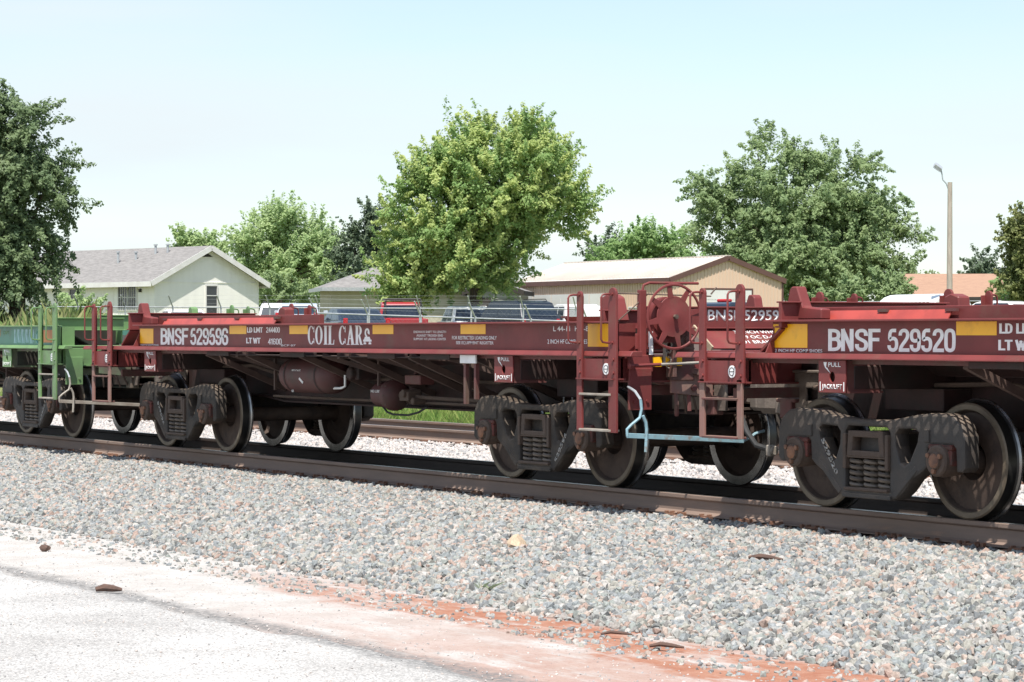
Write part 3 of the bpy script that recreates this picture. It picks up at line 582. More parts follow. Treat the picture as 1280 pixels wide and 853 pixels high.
    for sx in (-1, 1):
        m = MB(); m.bar((tc + sx * .40, -.72, .40), (tc + sx * .40, .72, .40), .10, .07)
        for s in (-1, 1): m.box(tc + sx * .40 - .03 , tc + sx * .44 + .03, s * .75 - .06, s * .75 + .06, .33, .56)
        m.build('brake_beam', mats['cast_brown'], car, bevel=0.006)

def post(car, x, w, y, z0, z1, mat, handle_dir, hz0=1.36, hz1=1.79):
    """flat ladder upright with a rounded top, its D-shaped grab iron and bolts as sub-parts"""
    s = -1 if y < 0 else 1; n = 7
    pts = [(x - w / 2, z0), (x + w / 2, z0)] + [(x + w / 2 * math.cos(math.pi * k / n), z1 - w / 2 + w / 2 * math.sin(math.pi * k / n)) for k in range(n + 1)]
    m = MB(); m.poly(pts, 'xz', y - .012, y + .012)
    m.box(x - w / 2 - .0 , x - w / 2 + .012, y + (.012 if s < 0 else -.062), y + (.062 if s < 0 else -.012), max(z0, 1.10), z1 - w / 2)
    p = m.build('ladder_post', mat, car, bevel=0.003)
    yo = y + s * .115; m = MB()
    m.tube([(x - .02, y, hz1), (x - .02, y + s * .06, hz1), (x - .02, yo - s * .015, hz1 - .006), (x - .02, yo, hz1 - .03), (x - .02, yo, hz0 + .03), (x - .02, yo - s * .015, hz0 + .006), (x - .02, y + s * .06, hz0), (x - .02, y, hz0)], .0095, 7)
    m.build('grab_iron', mat, p, smooth=True)
    m = MB()
    for z in (hz0, hz1, 1.21, 1.09): m.cyl((x + (0 if z > 1.3 else w * .15), y + s * .017, z), 'y', .017, .016, 6)
    m.build('bolt', mat, p)
    return p

def mesh_deck(car, x0, x1, y0, y1, z, mat):
    """expanded-metal walkway: diamond openings the sun falls through"""
    m = MB(); pitch_x, pitch_y = 0.112, 0.060; k = pitch_y / pitch_x; L = x1 - x0; W = y1 - y0
    for sgn in (1, -1):
        n = int((L + W / k) / pitch_x) + 1
        for i in range(n):
            xa = (x0 + i * pitch_x) if sgn > 0 else (x0 + i * pitch_x)
            # line y - y0 = k*(xa - x) for sgn>0 clipped; for sgn<0 mirrored in y
            xs0, xs1 = max(x0, xa - W / k), min(x1, xa)
            if xs1 - xs0 < 0.03: continue
            ya, yb = k * (xa - xs0), k * (xa - xs1)
            if sgn > 0: m.bar((xs0, y0 + ya, z), (xs1, y0 + yb, z), .019, .007)
            else: m.bar((xs0, y1 - ya, z + .001), (xs1, y1 - yb, z + .001), .019, .007)
    for yy in (y0, y1): m.box(x0, x1, yy - .012, yy + .012, z - .025, z + .008)
    return m.build('walkway_grating', mat, car)

def serif(parent, x, z, W, Hh, y):
    """condensed Roman capitals COIL CAR and the small coil emblem, raised 1 mm"""
    def arc(cx, cz, rx, rz, ix, iz, a0, a1, n=22):
        vs = []; fs = []
        for i in range(n + 1):
            a = R(a0 + (a1 - a0) * i / n); c, s = math.cos(a), math.sin(a)
            vs += [(cx + rx * c, cz + rz * s), (cx + ix * c, cz + iz * s)]
        return [(vs[2 * i], vs[2 * i + 2], vs[2 * i + 3], vs[2 * i + 1]) for i in range(n)]
    def rect(a, b, c, d): return [((a, c), (b, c), (b, d), (a, d))]
    h = 1.0
    def C(o): return arc(o + .30, .5, .30, .5, .135, .45, 42, 318) + [((o + .50, .66), (o + .565, .64), (o + .565, .97), (o + .525, .97))] + [((o + .50, .34), (o + .525, .06), (o + .56, .06), (o + .575, .30))]
    def O(o): return arc(o + .32, .5, .32, .5, .145, .45, 0, 360, 32)
    def I(o): return rect(o + .06, o + .26, .0, 1) + rect(o, o + .32, .0, .045) + rect(o, o + .32, .955, 1)
    def Lt(o): return rect(o + .06, o + .26, .0, 1) + rect(o, o + .32, .955, 1) + rect(o, o + .50, .0, .045) + [((o + .42, .0), (o + .50, .0), (o + .53, .26), (o + .49, .26))]
    def A(o): return [((o + .07, .0), (o + .16, .0), (o + .37, 1.0), (o + .28, 1.0)), ((o + .41, 0), (o + .62, 0), (o + .40, 1.0), (o + .24, 1.0))] + rect(o + .16, o + .50, .29, .335) + rect(o, o + .24, 0, .04) + rect(o + .36, o + .68, 0, .04)
    def Rr(o): return rect(o + .06, o + .26, 0, 1) + rect(o, o + .32, 0, .045) + rect(o, o + .3, .955, 1) + arc(o + .28, .735, .28, .265, .11, .22, -90, 90, 14) + rect(o + .2, o + .29, .47, .515) + rect(o + .2, o + .29, .955, 1) + [((o + .27, .49), (o + .42, .49), (o + .61, .0), (o + .43, .0))] + rect(o + .44, o + .66, 0, .04)
    def coil(o): return arc(o + .32, .62, .20, .24, .09, .13, -20, 270, 18) + [((o + .36, .60), (o + .50, .52), (o + .52, .58), (o + .36, .70))] + [((o + .06, .27), (o + .60, .27), (o + .52, .42), (o + .14, .42))] + rect(o + .0, o + .68, .17, .27) + rect(o + .03, o + .24, .03, .12) + rect(o + .44, o + .65, .03, .12) + rect(o + .10, o + .17, .12, .17) + rect(o + .51, o + .58, .12, .17)
    adv = [(C, .66), (O, .74), (I, .38), (Lt, .60), (None, .32), (C, .66), (A, .70), (Rr, .68), (coil, .70)]
    tot = sum(a for _, a in adv); sx = W / tot; o = 0
    word = MB(); emb = MB()
    for fn, a in adv:
        if fn:
            for i, q in enumerate(fn(o)):
                t = 0.0012 + 0.00004 * (i % 7)
                (emb if fn is coil else word).poly([(x + p[0] * sx, z + p[1] * Hh) for p in q], 'xz', y - t, y + 0.0004)
        o += a
    word.build('lettering', M['white'], parent); emb.build('emblem', M['white'], parent)

def stencil(body, parent, x, z, w, h, y, t=.165, name='lettering'):
    """heavy condensed block capitals and figures drawn as broad strokes, raised about 1 mm"""
    G = {'B': (.58, [[(0, 0), (0, 1)], [(0, 1), (.30, 1), 'c', (.46, .88), (.46, .64), (.30, .54), (0, .54)], [(.26, .54), (.36, .54), 'c', (.50, .42), (.50, .13), (.34, 0), (0, 0)]]),
         'N': (.62, [[(0, 0), (0, 1)], [(.46, 0), (.46, 1)], [(.03, 1), (.43, 0)]]),
         'S': (.58, [[(.47, .72), (.47, .86), 'c', (.38, 1), (.12, 1), (.0, .87), (.0, .70), (.08, .59), (.40, .44), (.48, .33), (.48, .13), (.37, 0), (.11, 0), (.0, .13), (.0, .29)]]),
         'F': (.50, [[(0, 0), (0, 1)], [(0, 1), (.43, 1)], [(0, .53), (.37, .53)]]),
         '5': (.58, [[(.44, 1), (.06, 1), (.03, .50), 'c', (.12, .58), (.34, .60), (.47, .47), (.47, .14), (.35, 0), (.12, 0), (.0, .12), (0, .24)]]),
         '2': (.58, [[(.0, .74), (.0, .86), 'c', (.11, 1), (.35, 1), (.46, .87), (.46, .68), (.36, .52), (.06, .18), (0, .0)], [(0, 0), (.48, 0)]]),
         '9': (.58, [[(.0, .27), (.0, .13), 'c', (.11, 0), (.35, 0), (.47, .14), (.47, .86), (.35, 1), (.12, 1), (0, .86), (0, .60), (.11, .47), (.34, .47), (.45, .58)]]),
         '6': (.58, [[(.46, .73), (.46, .87), 'c', (.35, 1), (.12, 1), (0, .86), (0, .14), (.12, 0), (.35, 0), (.47, .14), (.47, .41), (.36, .54), (.12, .54), (.02, .43)]]),
         '0': (.58, [[(0, .5), (0, .14), (.12, 0), (.35, 0), (.47, .14), (.47, .86), (.35, 1), (.12, 1), (0, .86), (0, .5)]]), ' ': (.22, []),
         'L': (.44, [[(0, 1), (0, 0)], [(0, 0), (.40, 0)]]), 'D': (.58, [[(0, 0), (0, 1)], [(0, 1), (.28, 1), (.46, .84), (.46, .16), (.28, 0), (0, 0)]]), 'T': (.50, [[(0, 1), (.48, 1)], [(.24, 1), (.24, 0)]]),
         'M': (.72, [[(0, 0), (0, 1)], [(.62, 0), (.62, 1)], [(.02, 1), (.31, .25)], [(.31, .25), (.60, 1)]]), 'W': (.80, [[(0, 1), (.18, 0)], [(.18, 0), (.37, .9)], [(.37, .9), (.56, 0)], [(.56, 0), (.74, 1)]]),
         '4': (.56, [[(.36, 0), (.36, 1)], [(.36, 1), (0, .28)], [(0, .26), (.50, .26)]]), '1': (.34, [[(.18, 0), (.18, 1)], [(.18, .98), (0, .80)]]), '3': (.58, [[(0, .78), (.02, .88), (.12, 1), (.34, 1), (.45, .88), (.45, .66), (.34, .54), (.16, .53)], [(.20, .53), (.36, .52), (.47, .40), (.47, .14), (.35, 0), (.12, 0), (0, .13), (0, .25)]]), '7': (.52, [[(0, 1), (.46, 1)], [(.46, .98), (.14, 0)]])}
    tot = sum(G[c][0] + .12 for c in body) - .06; sx = w / (tot + t); hh = h * (1 - t); th = t * h * .5; tw = t * sx * .62; m = MB(); o = t / 2; k = 0
    for c in body:
        wd, strokes = G[c]
        for st in strokes:
            pts = [(x + (o + q[0]) * sx, z + t * h / 2 + q[1] * hh) for q in st if q != 'c']
            for _ in range(2 if len(pts) > 4 else 0):           # round the corners of curved strokes
                q = [pts[0]]
                for a, b in zip(pts, pts[1:]):
                    if c in '52' and _ == 0 and False: continue
                    q += [(a[0] * .75 + b[0] * .25, a[1] * .75 + b[1] * .25), (a[0] * .25 + b[0] * .75, a[1] * .25 + b[1] * .75)]
                pts = q + [pts[-1]]
            n = len(pts); L = []; Rr = []
            for i, p in enumerate(pts):
                a = pts[max(i - 1, 0)]; b = pts[min(i + 1, n - 1)]; dx, dz = b[0] - a[0], b[1] - a[1]; l = math.hypot(dx, dz) or 1; nx, nz_ = -dz / l, dx / l
                ex = ez = 0
                if i in (0, n - 1) and len(st) < 4: s_ = -1 if i == 0 else 1; ez = s_ * dz / l * th * .9; ex = s_ * dx / l * tw * .9
                hx = tw; hz = th * .92
                L.append((p[0] + nx * hx + ex, p[1] + nz_ * hz + ez)); Rr.append((p[0] - nx * hx + ex, p[1] - nz_ * hz + ez))
            off = y - .0010 - .00006 * (k % 5); k += 1
            vs = [(a[0], off, a[1]) for a in L] + [(a[0], off, a[1]) for a in Rr] + [(a[0], y + .0004, a[1]) for a in L] + [(a[0], y + .0004, a[1]) for a in Rr]
            fs = [(i, i + 1, n + i + 1, n + i) for i in range(n - 1)] + [(2 * n + i, i, n + i, 3 * n + i) for i in (0, n - 1)]
            fs += [(i, 2 * n + i, 2 * n + i + 1, i + 1) for i in range(n - 1)] + [(n + i, n + i + 1, 3 * n + i + 1, 3 * n + i) for i in range(n - 1)]
            m.add(vs, fs)
        o += wd + .12
    return m.build(name, M['white'], parent)

def coil_car(xc, label, P):
    name = 'flat_coil_car'
    car = thing(name, label, 'rail car', (xc, .816, 0), group='coil cars coupled in the train')
    red, dusty, under, web = P['paint'], P['dusty'], P['under'], P['web']
    mats = dict(cast=P.get('cast', M['cast']), cast_brown=M['cast_brown'], spring=M['spring'], adapter=M['adapter'], rust=M['rust'], wheel=M['wheel'], num=P['num'])
    TL, TR_ = -4.21, 4.21; SL, SR = P['sl'], 6.05
    for tc in (TL, TR_): make_truck(car, tc, False, mats)
    # side sills: channel with its open side outwards; rotationally symmetric ends
    for s in (-1, 1):
        a, b = (SL, SR) if s < 0 else (-SR, -SL)
        m = MB(); m.box(a, b, s * 1.356, s * 1.340, 1.245, 1.546); m.build('side_sill', web, car)
        if s < 0: sill = bpy.data.objects[car.children[-1].name]
        m = MB(); m.box(a - .0, b + .0, s * 1.452, s * 1.335, 1.535, 1.552); m.build('top_flange', red, car, bevel=0.003)
        m = MB(); m.poly([(s * 1.335, 1.236), (s * 1.466, 1.236), (s * 1.466, 1.246), (s * 1.440, 1.283), (s * 1.335, 1.283)], 'yz', -6.32, 6.42); m.build('bottom_flange', red, car, bevel=0.004)
        # stub stiffeners and the box that carries the end of the flange
        m = MB()
        for x in (a + .02, b - .02): m.poly([(s * 1.356, 1.284), (s * 1.444, 1.284), (s * 1.362, 1.45), (s * 1.356, 1.534)], 'yz', x - .008, x + .008)
        m.build('gusset', red, car)
        m = MB()
        for x in (-2.4, -.45, 1.62, 2.75):
            m.box(x - .30, x + .30, s * 1.36, s * 1.20, 1.180, 1.235)
        m.build('bearer_bracket', under, car, bevel=0.006)
        for x0, x1 in ((-5.84, -5.36), (5.68, 6.16)):
            m = MB(); m.box(x0, x1, s * 1.39, s * 1.37, 1.03, 1.228); m.box(x0, x1, s * 1.46, s * 1.37, 1.018, 1.030); m.box(x0, x0 + .014, s * 1.45, s * 1.10, 1.03, 1.22); m.box(x1 - .014, x1, s * 1.45, s * 1.10, 1.03, 1.22)
            m.build('end_side_channel', red, car)
    # reflectors and stencils on the near sill
    yw = -1.3565
    def refl(x0, x1, z0, z1, mat=P['refl']):
        m = MB(); m.box(x0, x1, yw - .002, yw + .001, z0, z1); return m.build('reflector', mat, sill)
    P['marks'](sill, refl, yw)
    # trough: floor, sloping sides, inner red sheet, end bulkheads
    m = MB(); m.box(-4.9, 5.7, -.50, .50, 1.10, 1.125)
    for s in (-1, 1):
        m.poly([(s * .50, 1.105), (s * 1.02, 1.41), (s * 1.02, 1.42), (s * .50, 1.125)], 'yz', -4.88 if s < 0 else -5.6, 5.68 if s < 0 else 4.88)
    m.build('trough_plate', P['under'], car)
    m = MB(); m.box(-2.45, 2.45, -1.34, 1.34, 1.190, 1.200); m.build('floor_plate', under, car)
    x0, x1 = P['strip']
    for s in (-1, 1):
        m = MB(); n = max(2, int((x1 - x0) / .8)); stp = (x1 - x0) / n
        a0, a1 = (x0, x1) if s < 0 else (-x1, -x0)
        m.poly([(s * 1.175, 1.535), (s * 1.115, 1.626), (s * 1.105, 1.626), (s * 1.165, 1.535)], 'yz', a0, a1); st = m.build('coil_skid', P['strip_mat'], car)
        m = MB()
        for i in range(n + 1):
            x = a0 + i * stp; m.box(x - .06, x + .06, s * 1.140, s * 1.105, 1.610, 1.634)
        m.build('clip', dusty, st)
        if s > 0: continue
        m = MB(); b0, b1 = (SL, x1 + 1.0)
        m.poly([(s * 1.09, 1.50), (s * 1.09, 1.655), (s * 1.03, 1.655), (s * 1.03, 1.50)], 'yz', b0, b1); m.build('trough_rail', red, car, bevel=0.004)
    for e in (-1, 1):                              # e=+1: the end that faces along +x; the other is the same turned half round
        def T(x, y): return (x * e, y * e)
        def bx(m, xa, xb, ya, yb, z0, z1, **k):
            p, q = T(xa, ya), T(xb, yb); m.box(min(p[0], q[0]), max(p[0], q[0]), min(p[1], q[1]), max(p[1], q[1]), z0, z1, **k)
        m = MB(); bx(m, 5.72, 5.76, -1.30, -.33, 1.495, 1.645); bx(m, 5.66, 5.80, -1.30, -.33, 1.645, 1.657); bx(m, 5.70, 5.82, -1.30, -.33, 1.485, 1.497); bx(m, 4.93, 5.72, -.35, -.33, 1.30, 1.645)
        m.build('pocket_panel', red, car, bevel=0.003)
        m = MB(); bx(m, 4.88, 4.92, -.33, 1.42, 1.50, 1.690); bx(m, 4.84, 4.95, -.33, 1.42, 1.690, 1.703); bx(m, 4.88, 4.97, -.33, 1.42, 1.488, 1.502)
        m.build('end_bulkhead', red, car, bevel=0.003)
        m = MB(); vs = [T(4.925, .28), T(4.925, 1.40), T(5.20, 1.40), T(5.20, .28)]
        m.add([(vs[0][0], vs[0][1], 1.490), (vs[1][0], vs[1][1], 1.490), (vs[2][0], vs[2][1], 1.300), (vs[3][0], vs[3][1], 1.300), (vs[0][0] - .02 * e, vs[0][1], 1.478), (vs[1][0] - .02 * e, vs[1][1], 1.478), (vs[2][0] - .02 * e, vs[2][1], 1.288), (vs[3][0] - .02 * e, vs[3][1], 1.288)], [(0, 1, 2, 3), (7, 6, 5, 4), (0, 4, 5, 1), (1, 5, 6, 2), (2, 6, 7, 3), (3, 7, 4, 0)])
        m.build('end_apron', red, car)
        m = MB(); a, b = T(4.93, .27), T(5.24, .27)
        m.bar((a[0], a[1], 1.50), (b[0], b[1], 1.29), .02, .06); m.build('apron_edge', P['strut'], car)
        m = MB(); bx(m, 5.50, 5.53, -1.34, -.30, 1.28, 1.49); m.build('pocket_back', P['pocket'], car)
        m = MB(); bx(m, 6.03, 6.05, -1.44, -1.16, 1.284, 1.53); m.build('sill_end_plate', red, car)
        m = MB(); bx(m, 5.80, 6.10, -1.335, 1.335, 1.262, 1.284); m.build('end_ledge', red, car, bevel=0.004)
        for pa, pb, yy in (((5.62, 5.92, -1.20),) if P.get('stops', True) else ()):      # coil-stop upstands
            m = MB(); pp = [(pa, 1.553), (pb, 1.553), (pb - .08, 1.77), (pb - .17, 1.80), (pa + .03, 1.77)]
            pp = [(x * e, z) for x, z in pp]; m.poly(pp, 'xz', yy * e - .07, yy * e + .07); m.build('coil_stop', red, car, bevel=0.012)
        m = MB(); pp = [(4.58, 1.555), (5.06, 1.555), (5.00, 1.80), (4.97, 1.825), (4.90, 1.825), (4.82, 1.66), (4.58, 1.64)]
        m.poly([((x - (.27 if e > 0 else 0)) * e, z) for x, z in pp], 'xz', 1.20 * e - .05, 1.20 * e + .05); m.build('trough_stop', red, car, bevel=0.01)
        # ladder posts, near and far corner; treads and stirrup
        for side, posts in ((-1, ((5.66, .085, .57, 1.825), (6.20, .125, .56, 1.85))), (1, ((5.86, .085, 1.03, 1.825), (5.33, .115, 1.03, 1.85)))):
            yy = side * 1.50; xs_ = []
            for px, w, z0, z1 in posts:
                p = T(px, yy); post(car, p[0], w, p[1], z0, z1, dusty if z1 < 0 else red, e * side); xs_.append(p[0])
            lo, hi = min(xs_), max(xs_); sy = side * e
            if side > 0:
                for x_ in xs_:
                    m = MB(); m.box(x_ - .036, x_ + .036, sy * 1.512, sy * 1.490, .570, 1.06); m.build('step_hanger', M['board'] if P['paint'] is M['red'] else dusty, car, bevel=.003)
            for z in (.575, .895):
                m = MB(); m.box(lo + .02, hi - .02, sy * 1.53, sy * 1.42, z - .008, z + .012); m.build('ladder_tread', M['greysteel'] if side < 0 else dusty, car, bevel=0.003)
            m = MB(); m.box(lo - .02, hi + .02, sy * 1.487, sy * 1.46, 1.035, 1.215); m.box(lo - .03, hi + .03, sy * 1.53, sy * 1.38, 1.030, 1.042)
            rp_ = m.build('placard_rail', red, car)
            m = MB(); m.lathe([(0, 0), (0, .052), (.004, .052), (.004, 0)], (hi - .13, sy * 1.488, 1.125), (0, sy, 0), 20); dsk = m.build('inspection_disc', M['white'], car); 
            for r in range(5):
                pass
            m = MB(); m.lathe([(.0042, .030), (.0052, .030), (.0052, .036), (.0042, .036)], (hi - .13, sy * 1.488, 1.125), (0, sy, 0), 16); m.box(hi - .166, hi - .094, sy * 1.4925 - .001, sy * 1.4925 + .001, 1.122, 1.128); m.build('disc_mark', M['cast'], dsk)
        mesh_deck(car, *(sorted((2.55 * e, 5.95 * e))), -1.34, -.46, 1.225, dusty); mesh_deck(car, *(sorted((2.55 * e, 5.95 * e))), .46, 1.34, 1.225, dusty)
        # end sill, striker plate, hanger, coupler, hoses
        m = MB(); bx(m, 6.06, 6.10, -1.30, 1.30, 1.02, 1.23); bx(m, 6.0, 6.16, -1.30, 1.30, 1.005, 1.02); m.build('end_sill', red, car)
        m = MB(); bx(m, 6.22, 6.25, -1.36, -1.12, .76, 1.13); bx(m, 6.20, 6.24, -1.36, -1.10, 1.10, 1.25); m.build('lever_hanger', red, car, bevel=0.004)
        m = MB()
        for yy in (-1.31, -1.17):
            p = T(6.258, yy); m.cyl((p[0], p[1], .84), 'x', .016, .016, 6)
        m.build('hanger_bolt', red, car)
        m = MB(); pts = [(-.86, .905), (-.86, 1.09), (-.40, 1.09), (-.40, .86)]
        m.poly([(y * e, z) for y, z in pts], 'yz', 6.155 * e, 6.185 * e); m.build('striker_board', P['board'], car, bevel=0.004)
        m = MB(); bx(m, 6.0, 6.28, -.42, .42, .84, .875); bx(m, 6.05, 6.22, -.42, -.30, .70, .86); bx(m, 6.05, 6.22, .30, .42, .70, .86); m.build('coupler_carrier', dusty, car, bevel=0.01)
        # coupler: shank, head with knuckle and guard arm
        cp = MB(); bx(cp, 5.7, 6.42, -.085, .085, .80, .955); cpl = cp.build('coupler', M['coupler_dust'], car, bevel=0.02)
        m = MB(); hp = [(6.36, -.09), (6.44, -.17), (6.56, -.20), (6.70, -.19), (6.73, -.12), (6.62, -.05), (6.60, .05), (6.72, .10), (6.88, .13), (6.90, .19), (6.70, .22), (6.50, .20), (6.40, .12)]
        m.poly([(x * e, y * e) for x, y in hp], 'xy', .745, 1.035); m.build('coupler_head', M['coupler_dust'], cpl, bevel=0.03)
        m = MB(); kp = [(6.58, -.17), (6.78, -.16), (6.84, -.09), (6.80, .01), (6.73, .0), (6.73, -.07), (6.60, -.08)]
        m.poly([(x * e, y * e) for x, y in kp], 'xy', .72, 1.055); m.build('knuckle', M['coupler_dust'], cpl, bevel=0.02)

        # draft gear housing with lightening holes, its cover plate, release rigging
        for sy in (-1, 1):
            dp = plate('draft_housing', [[(5.50, .74), (6.34, .74), (6.34, 1.0), (6.22, 1.10), (5.50, 1.10)], [(5.74, .86), (5.90, .86), (5.90, .97), (5.74, .97)], [(6.0, .86), (6.16, .86), (6.16, .97), (6.0, .97)]], .03, M['coupler_dust'], car, .006, (0, 0, 0), (0, 0, 0))
            dp.data.transform(Matrix(((e, 0, 0, 0), (0, 0, e * (1 if e > 0 else -1), sy * .36), (0, 1, 0, 0), (0, 0, 0, 1))))
        m = MB(); bx(m, 5.55, 6.36, -.40, .40, 1.10, 1.125); bx(m, 5.7, 6.1, -.62, -.38, 1.04, 1.06); m.build('draft_cover', M['coupler_dust'], car, bevel=.006)
        m = MB(); bx(m, 5.56, 6.30, -.33, .33, .745, .765); m.build('draft_bottom', M['cast_brown'], car)
        m = MB(); m.bar((6.02 * e, -1.05 * e, .93), (6.02 * e, 1.05 * e, .93), .05, .09); m.bar((5.6 * e, -.95 * e, 1.10), (6.1 * e, -.62 * e, .92), .05, .05); m.build('end_beam', dusty, car, bevel=.004)
        m = MB()
        for q_ in range(4): m.tube([(6.12 * e, (-.78 + .1 * q_) * e, 1.0), (6.16 * e, (-.80 + .1 * q_) * e, .86), (6.10 * e, (-.76 + .12 * q_) * e, .72)], .013, 6)
        m.build('end_piping', M['cast_brown'], car, smooth=True)
        m = MB(); p = T(6.2, -.12); q = T(6.45, -.30); r_ = T(6.68, -.28); s_ = T(6.86, -.24)
        m.tube([(p[0], p[1], .78), (q[0], q[1], .74), ((q[0] + r_[0]) / 2, q[1], .56), (r_[0], r_[1], .44), (s_[0], s_[1], .40)], .026, 8); m.build('air_hose', M['black'], car, smooth=True)
        m = MB(); p = T(6.86, -.24); m.cyl((p[0], p[1], .40), 'x', .045, .09, 10); m.box(p[0] - .03, p[0] + .03, p[1] - .05, p[1] + .02, .35, .45); m.build('glad_hand', M['greysteel'], car, bevel=0.008)
        # cut lever across the end, looped handle at the car side
        lm = P['lever'] if e > 0 else M['cast_brown']; m = MB()
        A_ = lambda x, y, z: (x * e, y * e, z)
        m.bar(A_(6.50, -1.555, .548), A_(6.50, -.29, .476),   .020, .044); lv = m.build('cut_lever', lm, car, bevel=0.003)
        m = MB(); m.tube([A_(6.50, -.29, .476), A_(6.50, -.22, .50), A_(6.50, -.16, .535), A_(6.50, -.06, .56)], .014, 7); m.tube([A_(6.50, -1.55, .54), A_(6.50, -1.555, .60), A_(6.50, -1.51, .64), A_(6.50, -1.42, .70), A_(6.50, -1.40, .78), A_(6.50, -1.41, .86)], .013, 7); m.tube([A_(6.52, -1.40, .72), A_(6.52, -1.37, .66), A_(6.52, -1.36, .60), A_(6.52, -1.37, .40)], .014, 7)
        m.build('lever_handle', lm, lv, smooth=True)
        m = MB(); m.tube([A_(6.50, -1.41, .86), A_(6.40, -1.40, .93), A_(6.26, -1.38, .97)], .012, 6); m.build('lever_link', M['galv'], lv, smooth=True)
        # bulkhead cross brace between the posts and a pair of uncoupling chains
        m = MB(); m.bar(A_(5.95, -.95, 1.19), A_(6.42, -.30, 1.02), .05, .05); m.bar(A_(5.95, .95, 1.19), A_(6.42, .30, 1.02), .05, .05); m.build('end_brace', dusty, car)
    # jacking pads and body bolsters over each truck
    for tc in (TL, TR_):
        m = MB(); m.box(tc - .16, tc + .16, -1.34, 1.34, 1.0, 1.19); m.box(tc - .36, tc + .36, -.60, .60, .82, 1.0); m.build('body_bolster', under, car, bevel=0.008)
        for s in (-1, 1):
            jp = plate('jack_pad', [[(-.17, .975), (.17, .975), (.17, 1.230), (-.17, 1.230)], [(.0 + .036 * math.cos(k * .5236), 1.098 + .043 * math.sin(k * .5236)) for k in range(12)]], .016, P['pad'], car, 0.002, (tc, s * 1.425, 0), (R(90), 0, 0 if s < 0 else R(180)))
            m = MB(); m.box(-.154, -.138, .975, 1.225, -.36, -.009); m.box(.138, .154, .975, 1.225, -.36, -.009); m.box(-.17, .17, .972, .986, -.37, -.009); m.box(-.13, .13, .99, 1.22, -.06, -.05)
            m.build('pad_box', P['pad_side'], jp)
            if s < 0:
                text('PULL', jp, -.045, 1.178, .0088, .155, .036, (0, 0, 0)); text('JACK/LIFT', jp, -.125, .992, .0088, .25, .05, (0, 0, 0))
                m = MB(); m.poly([(-.105, 1.215), (-.065, 1.215), (-.075, 1.175), (-.058, 1.17), (-.02, 1.128), (-.085, 1.172), (-.098, 1.19)], 'xy', .0082, .0096)
                for q in (-1, 1): m.box(q * .148 - .005, q * .148 + .005, .988, 1.06, .0082, .0096)
                m.build('stencil_arrow', M['white'], jp)
    # fish-belly centre sill with flanges, train line, cross bearers and sloping braces
    m = MB(); sec = [(-6.1, .72), (-3.2, .70), (-2.55, .64), (2.55, .64), (3.2, .70), (6.1, .72), (6.1, 1.18), (-6.1, 1.18)]
    for s in (-1, 1): m.poly(sec, 'xz', s * .30, s * .285)
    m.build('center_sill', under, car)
    m = MB()
    for (xa, za), (xb, zb) in zip(sec[:5], sec[1:6]): m.poly([(xa, za), (xb, zb), (xb, zb - .02), (xa, za - .02)], 'xz', -.40, .40)
    m.build('sill_flange', under, car)
    m = MB()
    for x in (-2.75, -1.66, -.30, .88, 1.77, 2.2, 3.5):
        for s in (-1, 1):
            m.bar((x, s * 1.33, 1.21), (x + .02, s * .31, .78), .055, .065)
    for x in (-2.2, .2, 1.35, 2.9):
        for s in (-1, 1):
            m.bar((x, s * 1.31, 1.205), (x + .50, s * .31, .86), .045, .05)
    m.build('cross_brace', M['brace_dust'], car)
    m = MB()
    for x in (-2.0, .55, 2.5):
        for s in (-1, 1): m.bar((x, s * 1.30, 1.20), (x, s * .30, 1.16), .06, .06); m.bar((x, s * .80, 1.17), (x, s * .80, .78), .03, .03)
    m.build('hanger_rod', M['brace_dust'], car)
    m = MB(); m.tube([(-5.6, -.52, .98), (-3.2, -.50, 1.05), (-2.5, -.45, .935), (2.5, -.45, .935), (3.2, -.50, 1.05), (5.6, -.52, .98)], .021, 8); m.tube([(-2.4, -.62, .70), (2.9, -.62, .70)], .016, 7); m.build('brake_pipe', P['pipe'], car, smooth=True)
    m = MB(); m.tube([(.35, -.66, .66), (.55, -.70, .585), (.72, -.72, .565), (1.05, -.72, .565), (1.25, -.70, .60), (1.40, -.68, .66)], .012, 7); m.build('hanging_hose', M['black'], car, smooth=True)
    # air reservoir with bracket, stencil and release rod
    m = MB(); prof = [(-.65, 0), (-.645, .07), (-.62, .13), (-.57, .175), (-.50, .197), (-.42, .203), (.42, .203), (.50, .197), (.57, .175), (.62, .13), (.645, .07), (.65, 0)]
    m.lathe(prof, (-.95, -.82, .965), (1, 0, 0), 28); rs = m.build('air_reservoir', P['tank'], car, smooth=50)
    m = MB()
    for x in (-1.33, -.57): m.lathe([(-.018, .207), (.018, .207)], (x, -.82, .965), (1, 0, 0), 28); m.box(x - .018, x + .018, -.86, -.78, 1.165, 1.22)
    m.build('tank_strap', under, rs)
    text('RELEASE', rs, -1.14, -1.0175, .992, .22, .042, (R(84), 0, 0)); m = MB(); m.bar((-.94, -1.022, .935), (-.86, -1.014, .885), .006, .026); m.bar((-1.17, -.99, .80), (-1.17, -.985, .775), .01, .02); m.build('stencil_arrow', M['white'], rs)
    m = MB(); m.tube([(-.15, -.85, .98), (-.15, -.85, .855), (-.22, -.86, .835), (-.36, -.88, .83)], .014, 6); m.build('release_rod', M['white'], car, smooth=True)
    m = MB(); m.box(-.16, .06, -.80, -.55, .93, 1.15); m.cyl((-.05, -.82, 1.0), 'y', .07, .08, 12); m.build('control_valve', under, car, bevel=0.015)
    # brake cylinder, slack adjuster and valve block
    m = MB(); m.lathe([(-.30, 0), (-.30, .10), (-.27, .135), (-.02, .135), (-.02, .165), (.02, .172), (.06, .172), (.10, .165), (.14, .12), (.16, .05), (.17, 0)], (.72, -.72, .775), (1, 0, 0), 26); bc = m.build('brake_cylinder', P['tank'], car, smooth=40)
